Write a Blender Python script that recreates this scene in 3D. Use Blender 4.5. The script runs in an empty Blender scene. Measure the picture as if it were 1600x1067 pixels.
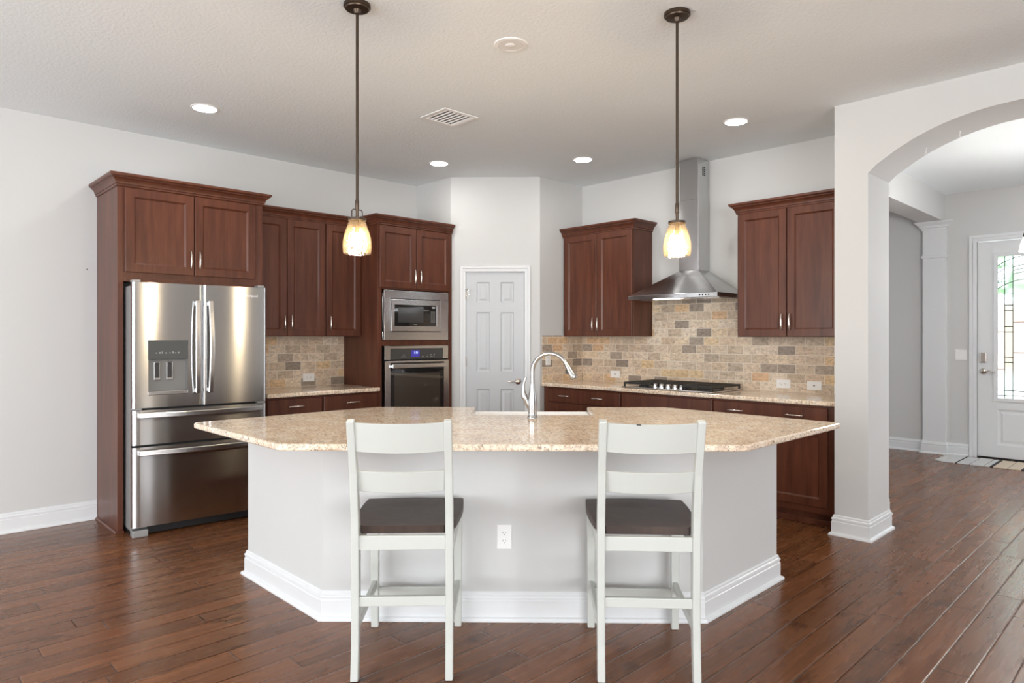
import bpy, bmesh, math, random
from math import sin, cos, pi, radians, sqrt, atan2
from mathutils import Vector, Matrix

random.seed(7)
S = bpy.context.scene
COL = S.collection

# ------------------------------------------------------------------ camera, world, daylight, exposure
CEIL = 2.985
cam_d = bpy.data.cameras.new('camera'); cam = bpy.data.objects.new('camera', cam_d); COL.objects.link(cam)
cam.location = (0, 0, 1.38); cam.rotation_euler = (radians(90), 0, radians(45.7 - 90))
cam_d.sensor_width = 36; cam_d.lens = 1055 / 1600 * 36; cam_d.shift_y = -7.5 / 1600
cam_d.clip_start = .05; cam_d.clip_end = 200
S.camera = cam
W = bpy.data.worlds.new('world'); S.world = W; W.use_nodes = True
bgn = W.node_tree.nodes['Background']; bgn.inputs[0].default_value = (.86, .93, 1, 1); bgn.inputs[1].default_value = 4.0
S.view_settings.view_transform = 'Standard'; S.view_settings.look = 'None'
S.view_settings.exposure = -0.10; S.view_settings.gamma = 1.0
try: S.view_settings.use_curve_mapping = False
except Exception: pass
try:
    S.cycles.use_denoising = True; S.cycles.denoiser = 'OPENIMAGEDENOISE'
    S.cycles.max_bounces = 12; S.cycles.diffuse_bounces = 8; S.cycles.transparent_max_bounces = 12
    S.cycles.sample_clamp_indirect = 6; S.cycles.caustics_reflective = False; S.cycles.caustics_refractive = False
except Exception: pass

def daylight(name, loc, rot, w, h, power, col=(1, .97, .93)):
    d = bpy.data.lights.new(name, 'AREA'); d.shape = 'RECTANGLE'; d.size = w; d.size_y = h; d.energy = power; d.color = col
    o = bpy.data.objects.new(name, d); COL.objects.link(o); o.location = loc; o.rotation_euler = rot
    return o
# daylight coming in through the great-room windows behind the camera
daylight('window_daylight', (-4.16, 2.6, 1.40), (0, radians(-90 - 18), 0), 2.2, 5.0, 225, (.97, .985, 1))
daylight('patio_daylight', (-1.6, -4.68, 1.35), (radians(90 + 26), 0, 0), 4.4, 2.3, 430, (.97, .985, 1))
daylight('foyer_daylight', (7.3, -1.86, 1.7), (radians(90 + 20), 0, 0), 2.2, 1.9, 14, (.98, .99, 1))

# ------------------------------------------------------------------ node helpers
def new_mat(name):
    m = bpy.data.materials.new(name); m.use_nodes = True
    nt = m.node_tree; b = nt.nodes['Principled BSDF']
    return m, nt, b
def N(nt, t, **kw):
    n = nt.nodes.new(t)
    for k, v in kw.items():
        if k.startswith('i_'):
            n.inputs[int(k[2:])].default_value = v
        else: setattr(n, k, v)
    return n
def L(nt, a, b): nt.links.new(a, b)
def math_n(nt, op, a, b=None):
    n = nt.nodes.new('ShaderNodeMath'); n.operation = op
    for i, x in enumerate((a, b)):
        if x is None: continue
        if isinstance(x, (int, float)): n.inputs[i].default_value = x
        else: nt.links.new(x, n.inputs[i])
    return n.outputs[0]
def ramp(nt, fac, stops, interp='LINEAR'):
    r = nt.nodes.new('ShaderNodeValToRGB'); r.color_ramp.interpolation = interp
    e = r.color_ramp.elements
    while len(e) < len(stops): e.new(.5)
    for i, (p, c) in enumerate(stops):
        e[i].position = p; e[i].color = (*c, 1) if len(c) == 3 else c
    nt.links.new(fac, r.inputs[0])
    return r.outputs[0]
def mix(nt, fac, a, b, mode='MIX'):
    n = nt.nodes.new('ShaderNodeMix'); n.data_type = 'RGBA'; n.blend_type = mode
    for sock, x in ((n.inputs[0], fac), (n.inputs[6], a), (n.inputs[7], b)):
        if isinstance(x, (int, float)): sock.default_value = x
        elif isinstance(x, tuple): sock.default_value = (*x, 1)
        else: nt.links.new(x, sock)
    return n.outputs[2]
def objco(nt, scale=(1, 1, 1), rnd=False):
    tc = nt.nodes.new('ShaderNodeTexCoord'); mp = nt.nodes.new('ShaderNodeMapping')
    mp.inputs['Scale'].default_value = scale
    nt.links.new(tc.outputs['Object'], mp.inputs[0])
    if rnd:
        oi = nt.nodes.new('ShaderNodeObjectInfo'); k = math_n(nt, 'MULTIPLY', oi.outputs['Random'], 37.0)
        cb = nt.nodes.new('ShaderNodeCombineXYZ')
        for i in range(3): nt.links.new(k, cb.inputs[i])
        nt.links.new(cb.outputs[0], mp.inputs['Location'])
    return mp.outputs[0]
def noise(nt, vec, scale, detail=3, rough=.5):
    n = nt.nodes.new('ShaderNodeTexNoise'); n.inputs['Scale'].default_value = scale
    n.inputs['Detail'].default_value = detail; n.inputs['Roughness'].default_value = rough
    nt.links.new(vec, n.inputs['Vector']); return n.outputs['Fac']
def bump(nt, b, height, strength, dist):
    n = nt.nodes.new('ShaderNodeBump'); n.inputs['Strength'].default_value = strength; n.inputs['Distance'].default_value = dist
    nt.links.new(height, n.inputs['Height']); nt.links.new(n.outputs[0], b.inputs['Normal'])
def simple(name, c, rough=.5, metal=0, **kw):
    m, nt, b = new_mat(name)
    b.inputs['Base Color'].default_value = (*c, 1); b.inputs['Roughness'].default_value = rough; b.inputs['Metallic'].default_value = metal
    for k, v in kw.items(): b.inputs[k.replace('_', ' ')].default_value = v
    return m
def paint(name, c, rough, sc, strength, dist, var=.02):
    m, nt, b = new_mat(name); v = objco(nt)
    f = noise(nt, v, sc, 4, .6)
    b.inputs['Roughness'].default_value = rough
    c2 = tuple(x * (1 - var) for x in c)
    L(nt, ramp(nt, noise(nt, v, 1.2, 2), [(.3, c2), (.7, c)]), b.inputs['Base Color'])
    bump(nt, b, f, strength, dist)
    return m
def emit(name, c, s):
    m, nt, b = new_mat(name)
    b.inputs['Base Color'].default_value = (*c, 1); b.inputs['Emission Color'].default_value = (*c, 1); b.inputs['Emission Strength'].default_value = s
    return m

def wood_floor():
    m, nt, b = new_mat('hand scraped walnut planks')
    tc = N(nt, 'ShaderNodeTexCoord'); sp = N(nt, 'ShaderNodeSeparateXYZ'); L(nt, tc.outputs['Object'], sp.inputs[0])
    PW, PL = .123, 1.15
    yy = math_n(nt, 'DIVIDE', math_n(nt, 'ADD', sp.outputs[1], 20 * PW - .782 % PW), PW)
    row = math_n(nt, 'FLOOR', yy); fy = math_n(nt, 'FRACT', yy)
    wn = N(nt, 'ShaderNodeTexWhiteNoise'); wn.noise_dimensions = '1D'; L(nt, row, wn.inputs['W'])
    xx = math_n(nt, 'ADD', math_n(nt, 'DIVIDE', math_n(nt, 'ADD', sp.outputs[0], 20), PL), math_n(nt, 'MULTIPLY', wn.outputs[0], 7.3))
    colm = math_n(nt, 'FLOOR', xx); fx = math_n(nt, 'FRACT', xx)
    cid = N(nt, 'ShaderNodeCombineXYZ'); L(nt, row, cid.inputs[0]); L(nt, colm, cid.inputs[1])
    w2 = N(nt, 'ShaderNodeTexWhiteNoise'); w2.noise_dimensions = '2D'; L(nt, cid.outputs[0], w2.inputs['Vector'])
    # grain coordinate: stretched along the plank and shifted per plank
    off = math_n(nt, 'MULTIPLY', w2.outputs[0], 31)
    g = N(nt, 'ShaderNodeCombineXYZ')
    L(nt, math_n(nt, 'MULTIPLY', sp.outputs[0], .9), g.inputs[0]); L(nt, math_n(nt, 'MULTIPLY', sp.outputs[1], 9), g.inputs[1]); L(nt, off, g.inputs[2])
    n1 = noise(nt, g.outputs[0], 2.2, 4, .55)
    g2 = N(nt, 'ShaderNodeCombineXYZ')
    L(nt, math_n(nt, 'MULTIPLY', sp.outputs[0], 3.2), g2.inputs[0]); L(nt, math_n(nt, 'MULTIPLY', sp.outputs[1], 7), g2.inputs[1]); L(nt, off, g2.inputs[2])
    n2 = noise(nt, g2.outputs[0], 1.3, 3, .55)
    g3 = N(nt, 'ShaderNodeCombineXYZ')
    L(nt, math_n(nt, 'MULTIPLY', sp.outputs[0], 4), g3.inputs[0]); L(nt, math_n(nt, 'MULTIPLY', sp.outputs[1], 90), g3.inputs[1]); L(nt, off, g3.inputs[2])
    n3 = noise(nt, g3.outputs[0], 1, 2, .5)
    base = ramp(nt, n1, [(.2, (.118, .043, .0165)), (.5, (.165, .063, .024)), (.8, (.23, .094, .037))])
    plank = ramp(nt, w2.outputs[0], [(0, (.78, .76, .76)), (.5, (1, 1, 1)), (1, (1.2, 1.17, 1.14))])
    c = mix(nt, 1.0, base, plank, 'MULTIPLY')
    knots = ramp(nt, n2, [(.59, (1, 1, 1)), (.71, (.36, .30, .28))])
    c = mix(nt, .72, c, knots, 'MULTIPLY')
    c = mix(nt, .35, c, ramp(nt, n3, [(.3, (.55, .5, .5)), (.7, (1.2, 1.2, 1.2))]), 'MULTIPLY')
    ey = math_n(nt, 'MINIMUM', fy, math_n(nt, 'SUBTRACT', 1.0, fy)); ex = math_n(nt, 'MINIMUM', fx, math_n(nt, 'SUBTRACT', 1.0, fx))
    d = math_n(nt, 'MINIMUM', math_n(nt, 'MULTIPLY', ey, PW), math_n(nt, 'MULTIPLY', ex, PL))
    seam = ramp(nt, math_n(nt, 'DIVIDE', d, .004), [(.2, (.25, .2, .2)), (.8, (1, 1, 1))])
    L(nt, mix(nt, 1.0, c, seam, 'MULTIPLY'), b.inputs['Base Color'])
    b.inputs['Roughness'].default_value = .27
    L(nt, ramp(nt, n1, [(.3, (.21,) * 3), (.7, (.32,) * 3)]), b.inputs['Roughness'])
    b.inputs['Specular IOR Level'].default_value = .38
    g4 = N(nt, 'ShaderNodeCombineXYZ')
    L(nt, math_n(nt, 'MULTIPLY', sp.outputs[0], 2.0), g4.inputs[0]); L(nt, math_n(nt, 'MULTIPLY', sp.outputs[1], 55), g4.inputs[1]); L(nt, off, g4.inputs[2])
    scr = noise(nt, g4.outputs[0], 1.0, 1, .4)
    h = math_n(nt, 'ADD', math_n(nt, 'MULTIPLY', math_n(nt, 'MINIMUM', math_n(nt, 'DIVIDE', d, .006), 1.0), 1.0), math_n(nt, 'MULTIPLY', scr, .16))
    bump(nt, b, h, .5, .0022)
    return m

def cabinet_wood(name='dark cherry stained maple', lo=(.072, .0215, .011), hi=(.135, .044, .0225), rough=.36):
    m, nt, b = new_mat(name)
    v = objco(nt, (9, 9, .9), True); n1 = noise(nt, v, 2.0, 4, .6)
    v2 = objco(nt, (60, 60, 2.2), True); n2 = noise(nt, v2, 1.6, 2, .5)
    c = ramp(nt, n1, [(.3, lo), (.72, hi)])
    c = mix(nt, .35, c, ramp(nt, n2, [(.3, (.7, .66, .64)), (.7, (1.15, 1.15, 1.15))]), 'MULTIPLY')
    L(nt, c, b.inputs['Base Color'])
    b.inputs['Roughness'].default_value = rough
    b.inputs['Coat Weight'].default_value = .08; b.inputs['Coat Roughness'].default_value = .25; b.inputs['Specular IOR Level'].default_value = .36
    return m

def granite():
    m, nt, b = new_mat('speckled beige granite')
    v = objco(nt)
    a = noise(nt, v, 9, 4, .6); f = noise(nt, v, 75, 3, .6); k = noise(nt, v, 150, 2, .5); w = noise(nt, v, 48, 3, .7)
    c = ramp(nt, a, [(.3, (.74, .58, .44)), (.5, (.84, .70, .55)), (.72, (.88, .79, .67))])
    c = mix(nt, .8, c, ramp(nt, f, [(.36, (.60, .52, .46)), (.50, (1.03, 1.02, 1)), (.62, (1.2, 1.18, 1.15))]), 'MULTIPLY')
    c = mix(nt, ramp(nt, w, [(.60, (0, 0, 0)), (.67, (.85, .85, .85))]), c, (.22, .16, .12))
    c = mix(nt, ramp(nt, k, [(.615, (0, 0, 0)), (.66, (.95, .95, .95))]), c, (.035, .03, .03))
    c = mix(nt, ramp(nt, noise(nt, v, 60, 2, .5), [(.61, (0, 0, 0)), (.68, (.8, .8, .8))]), c, (.70, .66, .61))
    L(nt, c, b.inputs['Base Color'])
    b.inputs['Roughness'].default_value = .12; b.inputs['Specular IOR Level'].default_value = .55
    return m

def travertine():
    m, nt, b = new_mat('tumbled travertine subway tile')
    tc = N(nt, 'ShaderNodeTexCoord'); sp = N(nt, 'ShaderNodeSeparateXYZ'); L(nt, tc.outputs['Object'], sp.inputs[0])
    TH_, TL = .0768, .1536
    v = math_n(nt, 'DIVIDE', math_n(nt, 'ADD', sp.outputs[2], 2 * TH_ - .918 % TH_), TH_); row = math_n(nt, 'FLOOR', v); fv = math_n(nt, 'FRACT', v)
    half = math_n(nt, 'MULTIPLY', math_n(nt, 'MODULO', row, 2.0), .5)
    u = math_n(nt, 'ADD', math_n(nt, 'DIVIDE', math_n(nt, 'ADD', sp.outputs[0], 3), TL), half); cl = math_n(nt, 'FLOOR', u); fu = math_n(nt, 'FRACT', u)
    cid = N(nt, 'ShaderNodeCombineXYZ'); L(nt, row, cid.inputs[0]); L(nt, cl, cid.inputs[1])
    wn = N(nt, 'ShaderNodeTexWhiteNoise'); wn.noise_dimensions = '2D'; L(nt, cid.outputs[0], wn.inputs['Vector'])
    tile = ramp(nt, wn.outputs[0], [(0, (.30, .25, .205)), (.08, (.38, .32, .26)), (.15, (.55, .45, .335)), (.45, (.70, .58, .45)), (.62, (.65, .51, .37)), (.78, (.78, .68, .55)), (.9, (.72, .54, .32)), (1, (.70, .47, .29))])
    ov = N(nt, 'ShaderNodeVectorMath'); ov.operation = 'ADD'
    L(nt, tc.outputs['Object'], ov.inputs[0])
    k = N(nt, 'ShaderNodeCombineXYZ'); L(nt, math_n(nt, 'MULTIPLY', wn.outputs[0], 19), k.inputs[1]); L(nt, k.outputs[0], ov.inputs[1])
    mp = N(nt, 'ShaderNodeMapping'); mp.inputs['Scale'].default_value = (1, 1, 1.8); L(nt, ov.outputs[0], mp.inputs[0])
    n1 = noise(nt, mp.outputs[0], 26, 4, .65); n2 = noise(nt, mp.outputs[0], 95, 2, .6)
    c = mix(nt, .75, tile, ramp(nt, n1, [(.3, (.55, .51, .48)), (.55, (1.02, 1, 1)), (.75, (1.25, 1.22, 1.2))]), 'MULTIPLY')
    c = mix(nt, .8, c, ramp(nt, n2, [(.33, (.55, .5, .47)), (.46, (1, 1, 1))]), 'MULTIPLY')
    eu = math_n(nt, 'MULTIPLY', math_n(nt, 'MINIMUM', fu, math_n(nt, 'SUBTRACT', 1.0, fu)), TL)
    ev = math_n(nt, 'MULTIPLY', math_n(nt, 'MINIMUM', fv, math_n(nt, 'SUBTRACT', 1.0, fv)), TH_)
    d = math_n(nt, 'ADD', math_n(nt, 'MINIMUM', eu, ev), math_n(nt, 'MULTIPLY', math_n(nt, 'SUBTRACT', n1, .5), .003))
    mort = math_n(nt, 'MINIMUM', math_n(nt, 'MAXIMUM', math_n(nt, 'DIVIDE', math_n(nt, 'SUBTRACT', d, .0014), .0018), 0.0), 1.0)
    c = mix(nt, mort, (.76, .69, .58), c)
    L(nt, c, b.inputs['Base Color']); b.inputs['Roughness'].default_value = .5
    h = math_n(nt, 'ADD', mort, math_n(nt, 'MULTIPLY', n2, .35))
    bump(nt, b, h, .5, .0025)
    return m

def steel(name, c=(.585, .59, .595), rough=.27, axis='z', aniso=.0):
    m, nt, b = new_mat(name)
    sc = {'z': (2.5, 2.5, 420), 'x': (2.5, 2.5, 420)}[axis]
    v = objco(nt, sc); f = noise(nt, v, 1.5, 2, .5)
    b.inputs['Metallic'].default_value = 1
    L(nt, ramp(nt, f, [(.3, tuple(x * .97 for x in c)), (.7, tuple(min(1, x * 1.03) for x in c))]), b.inputs['Base Color'])
    L(nt, ramp(nt, f, [(.3, (rough * .93,) * 3), (.7, (rough * 1.07,) * 3)]), b.inputs['Roughness'])
    if aniso:
        b.inputs['Anisotropic'].default_value = aniso; b.inputs['Anisotropic Rotation'].default_value = .25
        t = N(nt, 'ShaderNodeTangent'); t.direction_type = 'RADIAL'; t.axis = 'Z'; L(nt, t.outputs[0], b.inputs['Tangent'])
    return m

def seeded_glass():
    m, nt, b = new_mat('amber seeded glass')
    out = nt.nodes['Material Output']; nt.nodes.remove(b)
    v = objco(nt); f = N(nt, 'ShaderNodeTexVoronoi'); f.inputs['Scale'].default_value = 95; L(nt, v, f.inputs['Vector'])
    seeds = ramp(nt, f.outputs['Distance'], [(.12, (1, 1, 1)), (.3, (0, 0, 0))])
    bm = N(nt, 'ShaderNodeBump'); bm.inputs['Strength'].default_value = .6; bm.inputs['Distance'].default_value = .004; L(nt, f.outputs['Distance'], bm.inputs['Height'])
    tr = N(nt, 'ShaderNodeBsdfTransparent'); L(nt, mix(nt, seeds, (1, .95, .86), (.66, .50, .32)), tr.inputs[0])
    tl = N(nt, 'ShaderNodeBsdfTranslucent'); tl.inputs[0].default_value = (1, .72, .40, 1)
    gl = N(nt, 'ShaderNodeBsdfGlossy'); gl.inputs['Roughness'].default_value = .08; L(nt, bm.outputs[0], gl.inputs['Normal'])
    lw = N(nt, 'ShaderNodeLayerWeight'); lw.inputs[0].default_value = .45
    m1 = N(nt, 'ShaderNodeMixShader'); m1.inputs[0].default_value = .009; L(nt, tr.outputs[0], m1.inputs[1]); L(nt, tl.outputs[0], m1.inputs[2])
    m2 = N(nt, 'ShaderNodeMixShader'); L(nt, math_n(nt, 'MULTIPLY', lw.outputs['Fresnel'], .3), m2.inputs[0]); L(nt, m1.outputs[0], m2.inputs[1]); L(nt, gl.outputs[0], m2.inputs[2])
    L(nt, m2.outputs[0], out.inputs[0])
    return m
def door_glass(name, tint, rough):
    m, nt, b = new_mat(name)
    v = objco(nt, (1, 1, 1)); f = noise(nt, v, 55, 2, .5)
    b.inputs['Base Color'].default_value = (*tint, 1); b.inputs['Transmission Weight'].default_value = 1
    b.inputs['Roughness'].default_value = rough; b.inputs['IOR'].default_value = 1.05
    bump(nt, b, f, .3, .004)
    return m

M = dict(
    wall=paint('greige wall paint', (.60, .602, .594), .75, 90, .10, .002, .015),
    hall=paint('foyer wall paint', (.60, .602, .594), .75, 90, .10, .002, .015),
    ceil=paint('knockdown ceiling paint', (.83, .88, .90), .85, 55, .42, .006, .02),
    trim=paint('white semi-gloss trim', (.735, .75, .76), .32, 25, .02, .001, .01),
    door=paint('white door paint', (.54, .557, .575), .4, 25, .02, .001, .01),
    floor=wood_floor(), wood=cabinet_wood(), granite=granite(), tile=travertine(),
    toe=simple('dark toe kick', (.014, .007, .005), .5),
    steel=steel('brushed stainless steel', aniso=.97, rough=.19), steelx=steel('bright brushed steel', (.63, .625, .62), .22, 'x'),
    fridgeside=simple('grey fridge side', (.33, .325, .32), .45, .4),
    chrome=simple('chrome', (.72, .72, .72), .09, 1), nickel=simple('satin nickel', (.72, .66, .60), .24, 1),
    faucet=simple('brushed faucet steel', (.46, .455, .45), .23, 1), bronze=simple('oil rubbed bronze', (.075, .052, .036), .38, .75), black=simple('black plastic', (.012, .012, .013), .35),
    blackglass=simple('black oven glass', (.016, .015, .015), .04, 0, Specular_IOR_Level=.8),
    iron=simple('cast iron', (.022, .021, .02), .5), darkgap=simple('dark gap', (.008, .008, .008), .7),
    ceramic=simple('white fireclay', (.86, .86, .86), .12), plate=simple('white plastic plate', (.85, .85, .84), .35), slot=simple('socket slot', (.05, .05, .05), .5),
    white=simple('off white chair paint', (.54, .555, .52), .38),
    seat=cabinet_wood('dark brown seat wood', (.030, .016, .011), (.058, .033, .023), .48),
    glass=seeded_glass(), lampoff=simple('white lamp reflector', (.78, .77, .75), .4),
    lens=emit('lit downlight lens', (1, .965, .92), 98), bulb=emit('lit filament bulb', (1, .87, .69), 720),
    hoodlens=emit('lit hood lens', (1, .97, .92), 14), shade=emit('lit opal shade', (1, .97, .93), 125),
    text=simple('printed white', (.75, .75, .75), .4), greyprint=simple('printed grey', (.30, .30, .29), .4),
    disp=emit('lit blue display', (.05, .04, .35), .35), dispglass=simple('dispenser glass', (.12, .125, .12), .08, .3),
    paddle=simple('dark paddle', (.02, .02, .022), .4), dispbody=simple('shade-darkened dispenser recess', (.20, .197, .19), .4, .2),  # dispenser recess colour darkened to stand in for shade inside the alcove
    lead=simple('lead came', (.03, .03, .03), .5, .6),
    clear=door_glass('clear bevelled glass', (1, 1, 1), .12), texg=door_glass('rippled glass', (.97, .96, .93), .30), tint=door_glass('pale green glass', (.80, .90, .80), .22),
)

# ------------------------------------------------------------------ mesh builder
class MB:
    def __init__(s): s.v = []; s.f = []
    def add(s, vs, fs):
        o = len(s.v); s.v += [tuple(v) for v in vs]; s.f += [tuple(i + o for i in f) for f in fs]; return s
    def box(s, x0, x1, y0, y1, z0, z1):
        return s.add([(x, y, z) for z in (z0, z1) for y in (y0, y1) for x in (x0, x1)],
                     [(0, 2, 3, 1), (4, 5, 7, 6), (0, 1, 5, 4), (2, 6, 7, 3), (0, 4, 6, 2), (1, 3, 7, 5)])
    def prism(s, pts, z0, z1):
        n = len(pts)
        return s.add([(x, y, z0) for x, y in pts] + [(x, y, z1) for x, y in pts],
                     [tuple(range(n - 1, -1, -1)), tuple(range(n, 2 * n))] + [(i, (i + 1) % n, n + (i + 1) % n, n + i) for i in range(n)])
    def prism_axis(s, pts, a0, a1, axis):
        n = len(pts)
        P = (lambda a, p, q: (a, p, q)) if axis == 'x' else (lambda a, p, q: (p, a, q))
        return s.add([P(a0, *p) for p in pts] + [P(a1, *p) for p in pts],
                     [tuple(range(n - 1, -1, -1)), tuple(range(n, 2 * n))] + [(i, (i + 1) % n, n + (i + 1) % n, n + i) for i in range(n)])
    def tube(s, pts, r, seg=10, caps=True, flat=1.0, up=None):
        pts = [Vector(p) for p in pts]; rs = r if isinstance(r, (list, tuple)) else [r] * len(pts)
        rings = []; prev = None
        for i, p in enumerate(pts):
            t = (pts[min(i + 1, len(pts) - 1)] - pts[max(i - 1, 0)]).normalized()
            if prev is None:
                a = Vector(up) if up else (Vector((0, 0, 1)) if abs(t.z) < .9 else Vector((1, 0, 0)))
                nrm = (a - t * a.dot(t)).normalized()
            else: nrm = (prev - t * prev.dot(t)).normalized()
            prev = nrm; bn = t.cross(nrm)
            rings.append([p + (nrm * cos(2 * pi * k / seg) * flat + bn * sin(2 * pi * k / seg)) * rs[i] for k in range(seg)])
        vs = [v for ring in rings for v in ring]; fs = []
        for i in range(len(pts) - 1):
            for k in range(seg):
                a = i * seg + k; b = i * seg + (k + 1) % seg
                fs.append((a, b, b + seg, a + seg))
        if caps: fs += [tuple(range(seg - 1, -1, -1)), tuple((len(pts) - 1) * seg + k for k in range(seg))]
        return s.add(vs, fs)
    def bar(s, pts, w, d, side):
        """rectangular bar along pts; side = width direction; d may be a list"""
        pts = [Vector(p) for p in pts]; sd = Vector(side).normalized(); ws = w if isinstance(w, (list, tuple)) else [w] * len(pts); ds = d if isinstance(d, (list, tuple)) else [d] * len(pts)
        vs = []
        for i, p in enumerate(pts):
            t = (pts[min(i + 1, len(pts) - 1)] - pts[max(i - 1, 0)]).normalized(); q = t.cross(sd).normalized()
            for a, b in ((-1, -1), (1, -1), (1, 1), (-1, 1)): vs.append(p + sd * a * ws[i] / 2 + q * b * ds[i] / 2)
        fs = [(3, 2, 1, 0), tuple(len(vs) - 4 + k for k in range(4))]
        for i in range(len(pts) - 1):
            for k in range(4): a = i * 4 + k; b = i * 4 + (k + 1) % 4; fs.append((a, b, b + 4, a + 4))
        return s.add(vs, fs)
    def lathe(s, prof, seg=24, c=(0, 0, 0), mat=None, closed=False):
        vs = []; fs = []; n = len(prof)
        for r, z in prof:
            for k in range(seg):
                p = Vector((r * cos(2 * pi * k / seg), r * sin(2 * pi * k / seg), z))
                if mat is not None: p = mat @ p
                vs.append(p + Vector(c))
        for i in range(n - 1 if not closed else n):
            for k in range(seg):
                a = i * seg + k; b = i * seg + (k + 1) % seg; a2 = ((i + 1) % n) * seg + k; b2 = ((i + 1) % n) * seg + (k + 1) % seg
                fs.append((a, b, b2, a2))
        if not closed:
            if prof[0][0] > 1e-5: fs.append(tuple(range(seg - 1, -1, -1)))
            if prof[-1][0] > 1e-5: fs.append(tuple((n - 1) * seg + k for k in range(seg)))
        return s.add(vs, fs)
    def sweep(s, path, prof, closed=False):
        """prof = [(out, z)]; out is to the right of travel"""
        P = [Vector((x, y)) for x, y in path]; n = len(P); vs = []; m = len(prof)
        for i in range(n):
            def nr(a, b): d = (P[b] - P[a]).normalized(); return Vector((d.y, -d.x))
            if closed: n1, n2 = nr((i - 1) % n, i), nr(i, (i + 1) % n)
            else: n1 = nr(i - 1, i) if i else nr(0, 1); n2 = nr(i, i + 1) if i < n - 1 else nr(n - 2, n - 1)
            o = (n1 + n2) / (1 + n1.dot(n2))
            for r, z in prof: q = P[i] + o * r; vs.append((q.x, q.y, z))
        fs = []
        for i in range(n if closed else n - 1):
            for k in range(m):
                a = i * m + k; b = i * m + (k + 1) % m; j = ((i + 1) % n) * m
                fs.append((a, b, j + (k + 1) % m, j + k))
        if not closed: fs += [tuple(range(m)), tuple((n - 1) * m + k for k in range(m - 1, -1, -1))]
        return s.add(vs, fs)
    def panel(s, w, h, t, panels, prof, x=0, z=0, y=0, edge=.003):
        """door slab: x..x+w, z..z+h, front at y-t, back at y; rectangular panels (local) with ring profile [(inset, depth)]"""
        xs = sorted({edge, w - edge} | {a for p in panels for a in p[:2]}); zs = sorted({edge, h - edge} | {a for p in panels for a in p[2:]})
        f = y - t
        for i in range(len(xs) - 1):
            for j in range(len(zs) - 1):
                cx = (xs[i] + xs[i + 1]) / 2; cz = (zs[j] + zs[j + 1]) / 2
                if any(p[0] < cx < p[1] and p[2] < cz < p[3] for p in panels): continue
                s.add([(x + xs[i], f, z + zs[j]), (x + xs[i + 1], f, z + zs[j]), (x + xs[i + 1], f, z + zs[j + 1]), (x + xs[i], f, z + zs[j + 1])], [(0, 1, 2, 3)])
        for x0, x1, z0, z1 in panels:
            rings = [(0, 0)] + list(prof); vs = []
            for ins, dp in rings:
                vs += [(x + x0 + ins, f + dp, z + z0 + ins), (x + x1 - ins, f + dp, z + z0 + ins), (x + x1 - ins, f + dp, z + z1 - ins), (x + x0 + ins, f + dp, z + z1 - ins)]
            fs = []
            for r in range(len(rings) - 1):
                for k in range(4): a = r * 4 + k; b = r * 4 + (k + 1) % 4; fs.append((a, b, b + 4, a + 4))
            e = (len(rings) - 1) * 4; fs.append((e, e + 1, e + 2, e + 3)); s.add(vs, fs)
        o = [(x + edge, f, z + edge), (x + w - edge, f, z + edge), (x + w - edge, f, z + h - edge), (x + edge, f, z + h - edge)]
        q = [(x, f + edge, z), (x + w, f + edge, z), (x + w, f + edge, z + h), (x, f + edge, z + h)]
        k_ = [(x, y, z), (x + w, y, z), (x + w, y, z + h), (x, y, z + h)]
        s.add(o + q + k_, [(k, (k + 1) % 4, (k + 1) % 4 + 4, k + 4) for k in range(4)] + [(k + 4, (k + 1) % 4 + 4, (k + 1) % 4 + 8, k + 8) for k in range(4)] + [(11, 10, 9, 8)])
        return s
    def build(s, name, mat, parent=None, bevel=0, smooth=None, origin=None, world=False, seg=2, label=None, merge=True):
        me = bpy.data.meshes.new(name); off = Vector((0, 0, 0))
        if world and parent is not None: off = parent.location.copy()
        if origin is not None: off = Vector(origin)
        me.from_pydata([Vector(v) - off for v in s.v], [], s.f)
        bm = bmesh.new(); bm.from_mesh(me)
        if merge: bmesh.ops.remove_doubles(bm, verts=bm.verts, dist=1e-5)
        bmesh.ops.recalc_face_normals(bm, faces=bm.faces); bm.to_mesh(me); bm.free()
        me.materials.append(mat)
        if smooth is not None:
            for p in me.polygons: p.use_smooth = True
            me.set_sharp_from_angle(angle=radians(smooth))
        o = bpy.data.objects.new(name, me); COL.objects.link(o)
        if parent is not None: o.parent = parent
        elif origin is not None: o.location = off
        if bevel:
            bv = o.modifiers.new('edge', 'BEVEL'); bv.width = bevel; bv.segments = seg; bv.limit_method = 'ANGLE'; bv.angle_limit = radians(40)
        if label: o['label'] = label
        return o

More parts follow.
